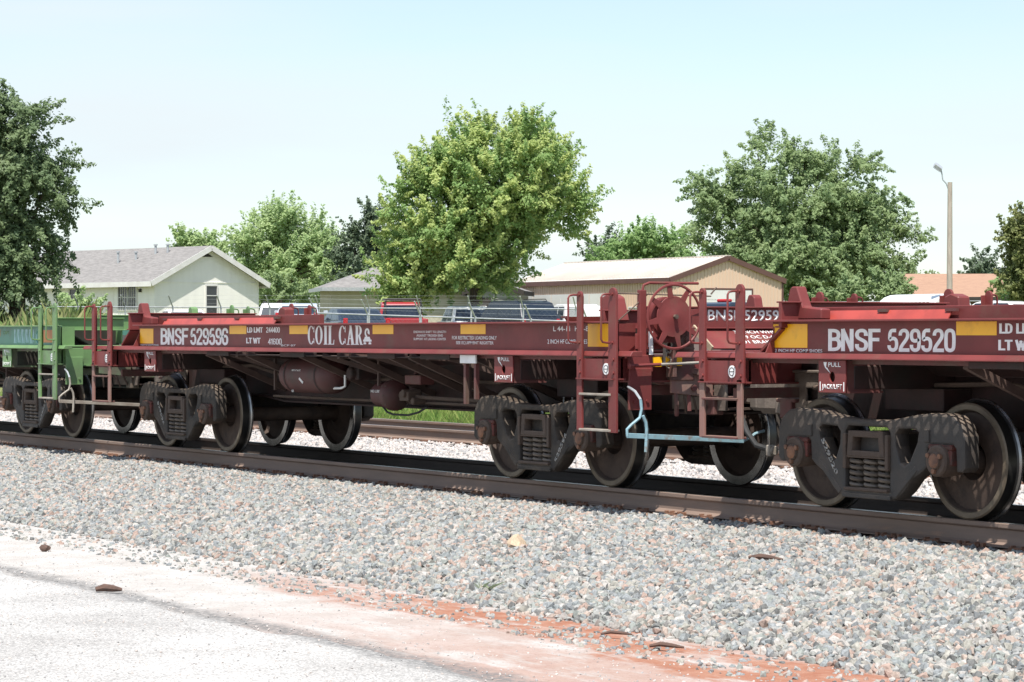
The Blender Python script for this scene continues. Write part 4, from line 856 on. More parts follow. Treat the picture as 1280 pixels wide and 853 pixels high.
    text('NO LUBE', bc, .47, -.858, .80, .20, .03)
    m = MB(); 
    for q in range(10):
        a = q * .6283; m.cyl((.76, -.72 + .158 * math.cos(a), .775 + .158 * math.sin(a)), 'x', .014, .10, 6)
    m.build('bolt', mats['cast_brown'], bc)
    m = MB(); m.tube([(.88, -.72, .775), (1.0, -.72, .775), (1.3, -.68, .76), (2.35, -.55, .74)], [.03, .03, .022, .022], 8); m.box(1.0, 1.20, -.80, -.64, .72, .82); m.cyl((1.12, -.72, .80), 'y', .045, .22, 10); m.cyl((1.25, -.70, .72), 'y', .04, .16, 10); m.build('push_rod', mats['cast_brown'], car, bevel=0.008)
    m = MB(); m.box(1.12, 1.46, -.80, -.62, .90, 1.0); m.bar((1.2, -.71, .99), (1.3, -.71, 1.19), .04, .04); m.build('valve_block', P['pad_side'], car, bevel=0.01)
    m = MB(); m.box(3.36, 3.66, -1.42, -1.40, 1.150, 1.232); rc = m.build('route_card_board', M['white'], car, bevel=0.003)
    m = MB(); m.box(3.40, 3.44, -1.40, -1.36, .75, 1.17); m.box(3.60, 3.635, -1.40, -1.36, .80, 1.15); m.build('card_hanger', P['pad_side'], car)
    m = MB(); pts = [(3.75 + .085 * math.cos(R(a)), -.405, .75 + .15 * math.sin(R(a))) for a in range(0, 181, 20)]; m.tube(pts, .008, 5); m.build('stencil_arch', M['white'], car)
    n0 = set(car.children)
    # hand brake at the near right corner of the +x end
    if P.get('brake', True):
        m = MB(); m.box(6.155, 6.205, -.955, -.885, .80, 1.83); m.tube([(6.18, -.92, 1.80), (6.18, -.90, 1.875), (6.18, -.84, 1.895), (6.18, -.30, 1.895)], .014, 7); m.box(6.155, 6.175, -.98, -.62, 1.30, 1.44); hb = m.build('brake_stand', red, car, bevel=0.004)
        m = MB(); c = (6.33, -.68, 1.592); RW = .30
        m.lathe([(.0, RW - .014), (.010, RW), (.020, RW - .004), (.022, RW - .018), (.010, RW - .026), (0, RW - .014)], c, (1, 0, 0), 44)
        m.lathe([(.012, .0), (.012, .05), (.0, .10), (-.005, .178), (.004, .186), (.010, .182), (.008, .10), (.022, .05), (.025, 0)], c, (1, 0, 0), 30)
        for k in range(8):
            a = k * math.pi / 4 + .2; ca, sa = math.cos(a), math.sin(a); q = Vector((0, -sa, ca))
            p0 = Vector(c) + Vector((.006, ca * .17, sa * .17)); p1 = Vector(c) + Vector((.010, ca * (RW - .012), sa * (RW - .012)))
            w0 = .030; w1 = .018; th = Vector((.005, 0, 0))
            m.add([p0 - q * w0 - th, p0 + q * w0 - th, p1 + q * w1 - th, p1 - q * w1 - th, p0 - q * w0 + th, p0 + q * w0 + th, p1 + q * w1 + th, p1 - q * w1 + th], [(0, 1, 2, 3), (7, 6, 5, 4), (0, 4, 5, 1), (1, 5, 6, 2), (2, 6, 7, 3), (3, 7, 4, 0)])
        bw = m.build('brake_wheel', red, car, smooth=35)
        m = MB(); m.cyl((6.36, -.68, 1.592), 'x', .022, .05, 6); m.build('hub_nut', M['cast_brown'], bw)
        m = MB(); m.lathe([(-.15, 0), (-.15, .12), (-.11, .17), (-.04, .17), (-.02, .10), (0, .05), (0, 0)], (6.325, -.72, 1.60), (1, 0, 0), 20); m.box(6.18, 6.27, -.86, -.62, 1.36, 1.60); m.build('brake_gear_case', red, car, smooth=40)
        m = MB(); m.tube([(6.24, -.86, 1.40), (6.26, -.875, 1.25)], .02, 6); m.box(6.25, 6.275, -.895, -.865, 1.32, 1.46); m.build('brake_release_lever', M['white'], car)
        m = MB(); m.box(6.16, 6.20, -.62, -.36, 1.02, 1.50); m.box(6.18, 6.30, -.66, -.62, 1.05, 1.30); m.build('brake_back_plate', P['pad_side'], car, bevel=.004)
        m = MB(); m.poly([(-.52, 1.30), (-.40, 1.30), (-.44, 1.38), (-.40, 1.47), (-.52, 1.47), (-.56, 1.38)], 'yz', 6.24, 6.27); m.cyl((6.28, -.47, 1.38), 'x', .05, .04, 10); m.build('chain_sheave', P['pad_side'], car, bevel=.004)
        m = MB(); m.tube([(6.22, -.70, 1.38), (6.22, -.70, 1.18)], .018, 6); 
        for k in range(5): m.lathe([(-.006, .03), (0, .036), (.006, .03), (0, .022), (-.006, .03)], (6.235, -.66, 1.34 - k * .045), (0, 1, 0) if k % 2 else (1, 0, 0), 10)
        m.build('brake_chain', M['greysteel'], car)
        m = MB(); m.box(6.230, 6.237, -.91, -.74, 1.145, 1.232); m.box(6.230, 6.237, -.70, -.52, 1.150, 1.234); m.build('instruction_plate', M['yellow'], car)
        m = MB(); m.tube([(6.30, -1.12, 1.155), (6.30, -.80, 1.165)], .015, 8); m.lathe([(-.03, 0), (-.02, .03), (.02, .03), (.03, 0)], (6.30, -1.12, 1.155), (0, 1, 0), 10); rdd = m.build('rod_end', red, car)
        m = MB(); m.tube([(6.30, -.80, 1.165), (6.30, -.34, 1.18)], .013, 8); m.build('hand_rod', M['greysteel'], car, smooth=True)
        m = MB(); m.tube([(6.18, -1.50, 1.80), (6.18, -.92, 1.79), (6.18, -.42, 1.78)], .007, 5); m.tube([(6.18, -1.48, 1.52), (6.18, -1.12, 1.79)], .006, 5); m.tube([(6.18, -.42, 1.80), (6.18, -.36, 1.86)], .008, 5); m.build('tie_rod', M['cast_brown'], car)
        m = MB()
        for k in range(3):
            m.cyl((6.15, -.62 + k * .14, .95 - k * .02), 'x', .03, .12, 8); m.box(6.06, 6.15, -.85 + k * .16, -.75 + k * .16, .985, 1.06)
        m.tube([(6.15, -.80, .98), (6.18, -.80, .80), (6.15, -.78, .70)], .02, 6); m.tube([(6.15, -.65, .98), (6.18, -.66, .74)], .02, 6); m.build('brake_rigging', P['pad_side'], car)
        for o_ in set(car.children) - n0:
            if o_.name.split('.')[0] not in ('tie_rod', 'brake_rigging'): o_.data.transform(Matrix.Translation((0, -.26, 0)))
            if o_.name.split('.')[0] not in ('tie_rod', 'brake_rigging'):
                for c_ in o_.children: c_.data.transform(Matrix.Translation((0, -.26, 0)))
    # stencils on the +x bulkhead
    rE = (R(90), 0, R(90))
    eb = [o for o in car.children if o.name.startswith('end_bulkhead')][-1]; ea = [o for o in car.children if o.name.startswith('end_apron')][-1]
    text('BNSF ' + P['num'], eb, 4.921, .45, 1.562, .95, .112, rE, P['endtext'], .016)
    rS = (math.atan2(.19, .275), 0, R(90))
    for i, (tline, wd) in enumerate((('36 INCH WHEELS', .62), ('G 9 OC D-6 8 IC', .60), ('.91 BRAKE BEAM', .62))):
        zz = 1.440 - i * .048; xx = 4.925 + (1.490 - zz) / .19 * .275 + .002
        text(tline, ea, xx, .72, zz + .001, wd, .052, rS, P['endtext'], .004)
    return car

def marks_596(sill, refl, y):
    refl(-4.71, -4.28, 1.318, 1.503); refl(-2.07, -1.62, 1.436, 1.532); refl(-.51, -.06, 1.436, 1.530); refl(1.44, 1.89, 1.436, 1.532); refl(3.27, 3.75, 1.436, 1.531); refl(5.57, 6.02, 1.322, 1.530)
    stencil('BNSF', sill, -4.05, 1.303, .85, .206, y); stencil('529596', sill, -3.17, 1.303, 1.10, .206, y)
    stencil('LD LMT', sill, -1.60, 1.452, .42, .062, y, .19); stencil('244400', sill, -1.10, 1.452, .36, .062, y, .15)
    stencil('LT WT', sill, -1.62, 1.328, .38, .066, y, .19); stencil('41600', sill, -1.05, 1.318, .36, .068, y, .13); text('BCP 07', sill, -.72, y, 1.298, .36, .022)
    serif(sill, -.06, 1.322, 1.48, .205, y)
    for i, (s, w) in enumerate((('ENDWAYS SHIFT TO LENGTH', .66), ('AGAINST TROUGH END', .54), ('SUPPORT AT LADING CENTER', .66))): text(s, sill, 2.65 - w / 2, y, 1.446 - i * .036, w, .024, bold=.01)
    text('FOR RESTRICTED LOADING ONLY', sill, 3.10, y, 1.382, .86, .036, bold=.012); text('SEE EQUIPMENT REGISTER', sill, 3.18, y, 1.330, .72, .036, bold=.012)
    text('L 44-11  H 4-8', sill, 4.98, y, 1.462, .60, .050, bold=.016); text('2 INCH HF COMP SHOES', sill, 4.88, y, 1.346, .68, .042, bold=.014)
    text('2 INCH HF COMP SHOES', sill, -4.72, y, 1.290, .60, .020)
def marks_520(sill, refl, y):
    refl(-5.07, -4.62, 1.326, 1.518); refl(-2.83, -2.39, 1.428, 1.530); refl(.4, .85, 1.43, 1.53)
    text('2 INCH HF COMP SHOES', sill, -5.05, y, 1.288, .62, .028)
    stencil('BNSF', sill, -4.35, 1.301, .67, .178, y); stencil('529520', sill, -3.62, 1.300, .81, .179, y)
    stencil('LD LMT', sill, -2.36, 1.440, .42, .075, y, .19); stencil('244300', sill, -1.86, 1.440, .40, .075, y, .15); stencil('LT WT', sill, -2.37, 1.318, .38, .078, y, .19); stencil('41700', sill, -1.86, 1.318, .36, .078, y, .15)
    m = MB(); m.box(-4.58, -4.36, y - .0018, y + .001, 1.33, 1.45); m.build('card_plate', M['red'], sill)
def marks_green(sill, refl, y):
    refl(3.2, 3.74, 1.40, 1.50); refl(5.33, 5.85, 1.32, 1.49)
    # sprayed tag: overlapping zigzag strokes in pale blue
    m = MB()
    for j in range(5):
        x = 4.30 + j * .155
        for k in range(3): m.bar((x + k * .05, y - .001 - .0003 * k, 1.305 + .01 * j % .02), (x + k * .05 + .04 * (-1) ** k, y - .001 - .0003 * k, 1.50), .022, .002)
    pts = [(5.22 + .07 * math.cos(R(a)), y - .001, 1.40 + .095 * math.sin(R(a))) for a in range(60, 361, 25)] + [(5.23, y - .001, 1.40)]
    for a, b in zip(pts, pts[1:]): m.bar(a, b, .02, .003)
    m.build('sprayed_tag', P_TAG, sill)
    text('CAPY', sill, 3.85, y, 1.43, .25, .05, mat=M['green'])
P_TAG = surf('pale_blue_spray', (0.42, 0.62, 0.66), (0.36, 0.55, 0.60), 8, 0.5)

M['board'] = surf('pale_dusty_board', (0.255, 0.130, 0.105), (0.20, 0.115, 0.095), 5, 0.7, dirt=(0.26, 0.19, 0.15), dscale=5, dlo=0.45, dhi=0.75)  # paler and dustier than the other red end parts
base = dict(board=M['board'], paint=M['red'], dusty=M['red_dusty'], under=M['red_under'], web=M['red'], pad=M['red'], pad_side=M['red_dusty'], tank=M['tank_red'], pipe=M['cast_brown'], refl=M['yellow'], strip_mat=M['strip_red'], strut=M['cream_steel'], pocket=M['red_under'], endtext=M['white'])
coil_car(-25.2, 'dark red coil car with COIL CAR lettered on its side, middle of the train', dict(base, sl=-4.72, strip=(-4.45, -1.30), num='529596', lever=M['lightblue'], marks=marks_596))
M['cast2'] = surf('dusty_cast_steel', (0.0422, 0.0374, 0.0340), (0.0578, 0.0476, 0.0408), 5.0, 0.65, dirt=(0.0884, 0.0680, 0.0544), dscale=4.5, dlo=0.5, dhi=0.8, bump=0.18, bscale=45, top=(0.19, 0.145, 0.11))
coil_car(-11.78, 'dark red coil car numbered 529520 at the right end of the train', dict(base, sl=-5.08, strip=(-4.75, -3.15), num='529520', lever=M['lightblue'], marks=marks_520, cast=M['cast2']))
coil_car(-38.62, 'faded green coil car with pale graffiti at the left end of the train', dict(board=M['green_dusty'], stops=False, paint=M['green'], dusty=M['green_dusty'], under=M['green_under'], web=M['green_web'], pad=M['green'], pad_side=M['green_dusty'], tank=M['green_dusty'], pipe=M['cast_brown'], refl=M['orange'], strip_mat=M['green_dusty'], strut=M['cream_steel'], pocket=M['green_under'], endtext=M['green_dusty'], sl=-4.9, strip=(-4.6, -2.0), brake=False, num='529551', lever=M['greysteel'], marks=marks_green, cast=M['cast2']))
# ------------------------------------------------------------------ trees
def leaf_mat(name, c1, c2, trans=0.35):
    m, n, l, b = newmat(name)
    a = n.new('ShaderNodeAttribute'); a.attribute_name = 'tint'
    r = n.new('ShaderNodeMix'); r.data_type = 'RGBA'; r.inputs[6].default_value = (*c1, 1); r.inputs[7].default_value = (*c2, 1); l.new(a.outputs['Fac'], r.inputs[0])
    b.inputs['Roughness'].default_value = 0.55; b.inputs['Specular IOR Level'].default_value = 0.3; l.new(r.outputs[2], b.inputs['Base Color'])
    t = n.new('ShaderNodeBsdfTranslucent'); l.new(r.outputs[2], t.inputs['Color'])
    ms = n.new('ShaderNodeMixShader'); ms.inputs[0].default_value = trans; l.new(b.outputs[0], ms.inputs[1]); l.new(t.outputs[0], ms.inputs[2])
    l.new(ms.outputs[0], n['Material Output'].inputs['Surface']); return m
M['trunk'] = surf('grey_brown_bark', (0.115, 0.090, 0.070), (0.065, 0.050, 0.040), 4, 0.9, stretch=(4, 4, 1), bump=0.5, bscale=9)
def tree(name, label, base, lobes, leaf, nclump, per, mat, seed, spread=0.75, trunk_r=0.28, trunk_h=None, tips=0.0, droop=0.0, group='trees standing beyond the tracks', cat='tree', depth=0.85, trunkmat=None, up=0.3):
    """lobes: (across, up, radius across, radius up) in metres from the trunk foot; across runs left to right as seen from the track"""
    r = np.random.default_rng(seed); t = thing(name, label, cat, base, math.atan2(RT.y, RT.x), group)
    A = np.array([l[2] * l[3] for l in lobes]); A = A / A.sum(); nb = max(18, nclump // 12)
    kb = r.choice(len(lobes), nb, p=A); LB = np.array(lobes)[kb]
    db = r.normal(size=(nb, 3)); db[:, 1] -= .25; db /= np.linalg.norm(db, axis=1)[:, None]; rb = r.uniform(0.35, 1.0, nb) ** 0.5
    B = np.stack([LB[:, 0] + db[:, 0] * rb * LB[:, 2] * .86, db[:, 1] * rb * LB[:, 2] * depth, LB[:, 1] + db[:, 2] * rb * LB[:, 3] * .86], 1)
    BR = np.sqrt(LB[:, 2] * LB[:, 3]) * r.uniform(.20, .38, nb)            # boughs: each carries its own clumps of leaves
    k = r.choice(nb, nclump, p=BR ** 2 / (BR ** 2).sum())
    d = r.normal(size=(nclump, 3)); d[:, 2] += .35; d /= np.linalg.norm(d, axis=1)[:, None]; rad = r.uniform(0.3, 1.0, nclump) ** 0.4
    C = B[k] + d * (rad * BR[k])[:, None] * np.array([1.15, 1.15, .85]); d = d * .6 + db[k] * .6; d /= np.linalg.norm(d, axis=1)[:, None]
    outward = d.copy(); cr = r.uniform(0.55, 1.3, nclump) * spread; ct = r.uniform(0, 1, nclump)
    ax = outward * .7 + r.normal(size=(nclump, 3)) * .45 + np.array([0, 0, up]); ax /= np.linalg.norm(ax, axis=1)[:, None]
    n = nclump * per; ci = np.repeat(np.arange(nclump), per)
    e = r.normal(size=(n, 3)); e /= np.linalg.norm(e, axis=1)[:, None]
    q = r.uniform(0, 1, n); rr_ = r.uniform(0.0, 1.0, n) ** 0.5
    P = C[ci] + ax[ci] * ((q - .3) * cr[ci] * 2.9)[:, None] + e * (cr[ci] * rr_ * (.80 - .62 * q))[:, None]; P[:, 2] -= droop * q ** 2 * cr[ci]
    nr = e * 0.45 + outward[ci] * 0.45 + r.normal(size=(n, 3)) * 0.6 + np.array([0.05, -0.35, 0.65]); nr /= np.linalg.norm(nr, axis=1)[:, None]
    h = r.normal(size=(n, 3)); u = np.cross(nr, h); u /= np.linalg.norm(u, axis=1)[:, None]; w = np.cross(nr, u)
    s = leaf * r.uniform(0.6, 1.3, n)[:, None]
    V = np.stack([P - u * s, P - w * s * 0.55 + nr * s * .12, P + u * s, P + w * s * 0.55 + nr * s * .12], 1).reshape(-1, 3)
    keep = V.reshape(-1, 4, 3)[:, :, 2].min(1) > 0.1; V = V.reshape(-1, 4, 3)[keep].reshape(-1, 3); n = int(keep.sum())
    me = bpy.data.meshes.new('crown'); me.vertices.add(4 * n); me.vertices.foreach_set('co', V.astype('f').ravel())
    me.loops.add(4 * n); me.loops.foreach_set('vertex_index', np.arange(4 * n, dtype='i')); me.polygons.add(n)
    me.polygons.foreach_set('loop_start', np.arange(0, 4 * n, 4, dtype='i')); me.polygons.foreach_set('loop_total', np.full(n, 4, 'i')); me.update(calc_edges=True)
    tt = np.clip(ct[ci] * 0.55 + r.uniform(0, 0.45, len(ci)), 0, 1)
    if tips: tt = np.clip(tt * 0.5 + tips * (q > .45) * (ct[ci] > 0.35) * r.uniform(.4, 1, len(ci)), 0, 1)
    at_ = me.attributes.new('tint', 'FLOAT', 'FACE'); at_.data.foreach_set('value', tt[keep].astype('f'))
    me.materials.append(mat); co = bpy.data.objects.new('crown', me); col.objects.link(co); co.parent = t
    m = MB(); th = trunk_h or min(l[1] - l[3] for l in lobes) + 1.2; tx = lobes[0][0] * .15
    m.tube([(0, 0, -.3), (0.02, 0, .3), (tx * .4, .05, th * .5), (tx, 0, th)], [trunk_r * 1.35, trunk_r, trunk_r * .88, trunk_r * .75], 10)
    for j in r.choice(nclump, min(26, nclump), replace=False):
        c = C[j]; mid = (Vector((tx, 0, th)) * .55 + Vector(c) * .45) + Vector((0, 0, .25)); m.tube([(tx, 0, th * r.uniform(.75, 1)), mid, tuple(c)], [trunk_r * .45, trunk_r * .22, trunk_r * .06], 6)
    m.build('trunk', trunkmat or M['trunk'], t, smooth=True)
    return t
def lobes_px(u0, d, lst, zb):
    """outline measured on site as bearings and heights -> metres across and up from the trunk foot"""
    k = d / F_PX; return [((u - u0) * k, zat(v, d) - zb, ru * k, rv * k) for u, v, ru, rv in lst]
M['leaf_dark'] = leaf_mat('dark_elm_leaves', (0.125, 0.188, 0.09), (0.22, 0.29, 0.14), 0.4)
M['leaf_maple'] = leaf_mat('maple_leaves', (0.24, 0.385, 0.135), (0.53, 0.60, 0.225), 0.5)
M['leaf_big'] = leaf_mat('grey_green_leaves', (0.2, 0.295, 0.135), (0.36, 0.45, 0.215), 0.48)
M['leaf_pale'] = leaf_mat('pale_green_leaves', (0.33, 0.46, 0.215), (0.52, 0.62, 0.31), 0.5)
M['leaf_fresh'] = leaf_mat('fresh_green_leaves', (0.22, 0.36, 0.13), (0.37, 0.5, 0.21), 0.5)
M['leaf_conifer'] = leaf_mat('dark_juniper_needles', (0.08, 0.12, 0.07), (0.14, 0.185, 0.11), 0.3)
M['leaf_olive'] = leaf_mat('olive_leaves', (0.12, 0.165, 0.05), (0.3, 0.31, 0.12), 0.42)
def plant_tree(name, label, u, d, px, *a, **k):
    b = at(u, d); return tree(name, label, b, lobes_px(u, d, px, b.z), *a, **k)
plant_tree('elm_tree', 'dark green elm with drooping leaves at the left edge beside the cream house', 20, 82, [(40, 180, 58, 76), (0, 280, 55, 85), (62, 255, 42, 58), (-30, 200, 60, 90), (84, 225, 28, 36), (10, 350, 45, 34), (-40, 330, 70, 60), (55, 310, 34, 34)], 0.066, 950, 130, M['leaf_dark'], 1, spread=0.42, up=-.1, trunk_r=.3, droop=.5)
plant_tree('maple_tree', 'large light green maple with yellowish tips in front of the metal building', 592, 113, [(625, 222, 88, 74), (545, 275, 72, 75), (685, 265, 55, 46), (525, 230, 28, 45), (585, 325, 76, 42), (502, 338, 48, 46), (665, 176, 42, 30), (580, 190, 38, 34), (722, 262, 24, 28), (540, 350, 62, 32), (482, 352, 30, 34)], 0.080, 1500, 125, M['leaf_maple'], 2, spread=0.52, up=.45, trunk_r=.36, trunk_h=3.0, tips=0.75)
plant_tree('broad_elm_tree', 'broad grey-green tree behind the tan metal building at the right', 1005, 150, [(1000, 250, 85, 66), (920, 272, 55, 55), (1085, 292, 62, 55), (970, 196, 44, 36), (1045, 222, 54, 42), (1000, 330, 125, 55), (900, 240, 38, 34), (1110, 255, 42, 30), (950, 320, 70, 50), (1120, 320, 42, 42), (880, 290, 36, 30)], 0.098, 1600, 120, M['leaf_big'], 3, spread=0.62, up=.15, trunk_r=.45, droop=.5)
plant_tree('cottonwood_tree', 'pale green airy tree behind the cream house roof', 350, 172, [(355, 305, 50, 36), (330, 292, 34, 22), (395, 312, 30, 28), (370, 348, 62, 34), (312, 325, 28, 34)], 0.105, 560, 105, M['leaf_pale'], 4, spread=0.72, trunk_r=.35)
plant_tree('cottonwood_tree', 'short greyish tree peeking over the cream house ridge', 248, 180, [(246, 305, 22, 12), (265, 316, 26, 16), (240, 330, 24, 26)], 0.13, 220, 80, M['leaf_pale'], 5, spread=0.6, trunk_r=.3)
plant_tree('juniper_tree', 'dark narrow juniper between the pale tree and the maple', 450, 165, [(450, 290, 18, 26), (445, 330, 34, 40), (470, 310, 26, 46), (455, 370, 46, 30)], 0.12, 320, 80, M['leaf_conifer'], 6, spread=0.55, trunk_r=.3)
plant_tree('roadside_tree', 'rounded fresh green tree behind the metal building roof', 815, 200, [(820, 315, 38, 26), (790, 322, 34, 20), (850, 330, 40, 24), (770, 335, 30, 20)], 0.14, 360, 80, M['leaf_fresh'], 7, spread=0.75, trunk_r=.3)
plant_tree('roadside_tree', 'thin feathery treetop just left of the rounded fresh green tree', 752, 205, [(752, 318, 10, 22), (745, 335, 20, 16)], 0.16, 45, 70, M['leaf_conifer'], 8, spread=0.8, trunk_r=.2)
plant_tree('pecan_tree', 'olive green tree cut off by the right edge of the photo', 1290, 96, [(1280, 312, 20, 24), (1295, 345, 30, 36), (1312, 300, 36, 36), (1266, 297, 11, 11), (1276, 360, 16, 28)], 0.08, 420, 110, M['leaf_olive'], 9, spread=0.42, trunk_r=.25)
plant_tree('roadside_tree', 'small distant evergreen above the orange roofed house', 1230, 260, [(1230, 335, 16, 16), (1222, 345, 20, 14)], 0.2, 50, 80, M['leaf_conifer'], 10, spread=.9, trunk_r=.25)
plant_tree('elm_tree', 'dense dark green tree between the house and the pale tree', 335, 190, [(330, 365, 60, 30), (390, 360, 60, 34), (270, 370, 60, 26)], 0.15, 320, 80, M['leaf_fresh'], 12, spread=.8, trunk_r=.3)
def bush(label, u, d, px, mat, seed, n=60, leaf=.1, spread=.4):
    plant_tree('bush', label, u, d, px, leaf, n, 80, mat, seed, spread=spread, trunk_r=.06, trunk_h=.4, group='bushes along the fence', cat='bush')
bush('green bush by the right edge under the olive tree', 1262, 98, [(1262, 385, 26, 18), (1285, 380, 24, 22)], M['leaf_fresh'], 21)
bush('low green bush under the broad tree behind the dark windscreens', 1085, 130, [(1085, 372, 45, 16), (1040, 376, 40, 14)], M['leaf_big'], 22, 90)
bush('green bush at the foot of the light pole', 1110, 128, [(1115, 365, 24, 16)], M['leaf_big'], 23, 50)
bush('wild bush in front of the cream house wall', 100, 108, [(95, 388, 20, 16), (125, 392, 16, 10)], M['leaf_pale'], 24, 50)
bush('dark bush against the pale tree trunk behind the white cars', 350, 150, [(340, 370, 36, 18), (390, 372, 30, 16)], M['leaf_big'], 25, 80)

# tall weeds and grass: uncountable, blades as real triangles
def blade_mesh(seed):
    r = random.Random(seed); m = MB()
    for _ in range(9):
        a = r.uniform(0, 6.28); b = r.uniform(.1, .5); x, y = r.uniform(-.12, .12), r.uniform(-.12, .12); h = r.uniform(.6, 1.0); w = .018; c, s = math.cos(a), math.sin(a)
        m.add([(x - s * w, y + c * w, 0), (x + s * w, y - c * w, 0), (x + c * b * .4, y + s * b * .4, h * .65), (x + c * b, y + s * b, h)], [(0, 1, 2), (0, 2, 3)])
    me = bpy.data.meshes.new('grass_tuft'); me.from_pydata(m.v, [], m.f); return me
TUFT = [blade_mesh(i) for i in range(4)]
M['weed'] = stone_mat('tall_weeds', [(0.20, 0.25, 0.085), (0.30, 0.32, 0.13), (0.15, 0.22, 0.07), (0.36, 0.35, 0.17)])
M['grass'] = stone_mat('green_grass', [(0.15, 0.24, 0.05), (0.11, 0.19, 0.04), (0.22, 0.27, 0.08), (0.18, 0.25, 0.06)])
def patch(name, pts, density, smin, smax, mat, seed):
    scatter(name, [tuple(p) for p in pts], [tuple(range(len(pts)))], density, smin, smax, mat, seed, TUFT, align=0.93)
patch('tall_weeds', [at(-40, 74), at(75, 74), at(120, 92), at(-40, 92)], 5, 1.2, 2.1, M['weed'], 71)
patch('weeds', [at(60, 80), at(330, 84), at(330, 100), at(60, 100)], 3, 0.5, 1.0, M['weed'], 72)
v_, f_ = strip(-75, -14, 8.5, -90, -14, 15.0, lambda y: terrain(-40, y) - .01)
scatter('grass', v_, f_, 22, 0.12, 0.34, M['grass'], 73, TUFT, align=0.93)

# ------------------------------------------------------------------ buildings
M['cream_wall'] = surf('cream_painted_siding', (0.86, 0.84, 0.775), (0.81, 0.79, 0.73), 1.2, 0.75, stretch=(3, 3, .5))
M['shingle'] = None
def roof_mat(name, c1, c2, course=5.0, axis=2):
    m, n, l, b = newmat(name); t = n.new('ShaderNodeTexCoord')
    k = n.new('ShaderNodeMapping'); k.inputs['Scale'].default_value = (1.1, 1.1, 7.5); l.new(t.outputs['Object'], k.inputs[0])
    q = n.new('ShaderNodeTexNoise'); q.inputs['Scale'].default_value = 2.6; q.inputs['Detail'].default_value = 6; q.inputs['Roughness'].default_value = 0.7; l.new(k.outputs[0], q.inputs['Vector'])
    r = n.new('ShaderNodeMapRange'); r.inputs[1].default_value = .36; r.inputs[2].default_value = .66; l.new(q.outputs[0], r.inputs[0])
    x = n.new('ShaderNodeMix'); x.data_type = 'RGBA'; x.inputs[6].default_value = (*c1, 1); x.inputs[7].default_value = (*c2, 1); l.new(r.outputs[0], x.inputs[0]); l.new(x.outputs[2], b.inputs['Base Color'])
    b.inputs['Roughness'].default_value = .9; b.inputs['Specular IOR Level'].default_value = .2
    bp = n.new('ShaderNodeBump'); bp.inputs['Strength'].default_value = .4; bp.inputs['Distance'].default_value = .03; l.new(q.outputs[0], bp.inputs['Height']); l.new(bp.outputs[0], b.inputs['Normal']); return m
M['shingle'] = roof_mat('grey_brown_shingle', (0.275, 0.262, 0.25), (0.175, 0.166, 0.16))
M['shingle_orange'] = roof_mat('faded_orange_shingle', (0.37, 0.232, 0.160), (0.31, 0.19, 0.135))
M['roof_metal'] = surf('bare_ribbed_roof_sheet', (0.66, 0.60, 0.53), (0.60, 0.54, 0.48), .8, .5, metal=.1)
M['tan_wall'] = surf('tan_steel_siding', (0.66, 0.49, 0.365), (0.61, 0.45, 0.335), .6, .55)
M['brown_trim'] = surf('brown_steel_trim', (0.13, 0.065, 0.050), (0.11, 0.055, 0.045), 2, .5)
M['white_trim'] = surf('white_painted_trim', (0.70, 0.69, 0.66), (0.62, 0.60, 0.57), 3, .6)
M['white_door'] = surf('white_door_panel', (0.72, 0.71, 0.68), (0.66, 0.65, 0.62), 1, .5)
M['grey_wall'] = surf('grey_green_board_wall', (0.26, 0.27, 0.24), (0.22, 0.23, 0.205), 2, .8)
M['beige_wall'] = surf('beige_board_wall', (0.52, 0.48, 0.38), (0.47, 0.43, 0.34), 1.5, .8)
M['dark_void'] = surf('dark_timber', (0.03, 0.025, 0.022), (0.04, 0.032, 0.028), 4, .8)
M['brown_wall'] = surf('brown_brick_wall', (0.20, 0.13, 0.10), (0.16, 0.10, 0.08), 3, .85)
def gable_house(name, label, corner, rz, W, Ln, eave, ridge, wall, roof, over, oe, trim, cat='house'):
    """corner = near gable corner; local +x runs along the gable, local +y along the long wall away from it"""
    h = thing(name, label, cat, corner, rz); m = MB()
    m.box(0, .18, 0, Ln, -.4, eave); m.box(W - .18, W, 0, Ln, -.4, eave); m.box(.18, W - .18, 0, .18, -.4, eave); m.box(.18, W - .18, Ln - .18, Ln, -.4, eave)
    for y in (0, Ln - .18): m.poly([(0, eave), (W, eave), (W / 2, ridge)], 'xz', y, y + .18)
    w = m.build('wall', wall, h); sl = (ridge - eave) / (W / 2); t = .12
    for s in (0, 1):
        m = MB(); xo = -over if s == 0 else W + over; zo = eave - over * sl
        pts = [(xo, zo), (W / 2, ridge), (W / 2, ridge + t), (xo, zo + t)]
        m.poly(pts, 'xz', -oe, Ln + oe); m.build('roof', roof, h)
        m = MB(); sg = -1 if s == 0 else 1
        m.box(xo + sg * .003, xo + sg * .028, -oe, Ln + oe, zo - .10, zo + t + .01); m.build('fascia', trim, h)
        m = MB(); m.bar((xo, -oe - .014, zo + .02), (W / 2 - .0 * sg, -oe - .014, ridge + .02), .024, .24); m.build('rake_board', trim, h)
    return h, w, sl
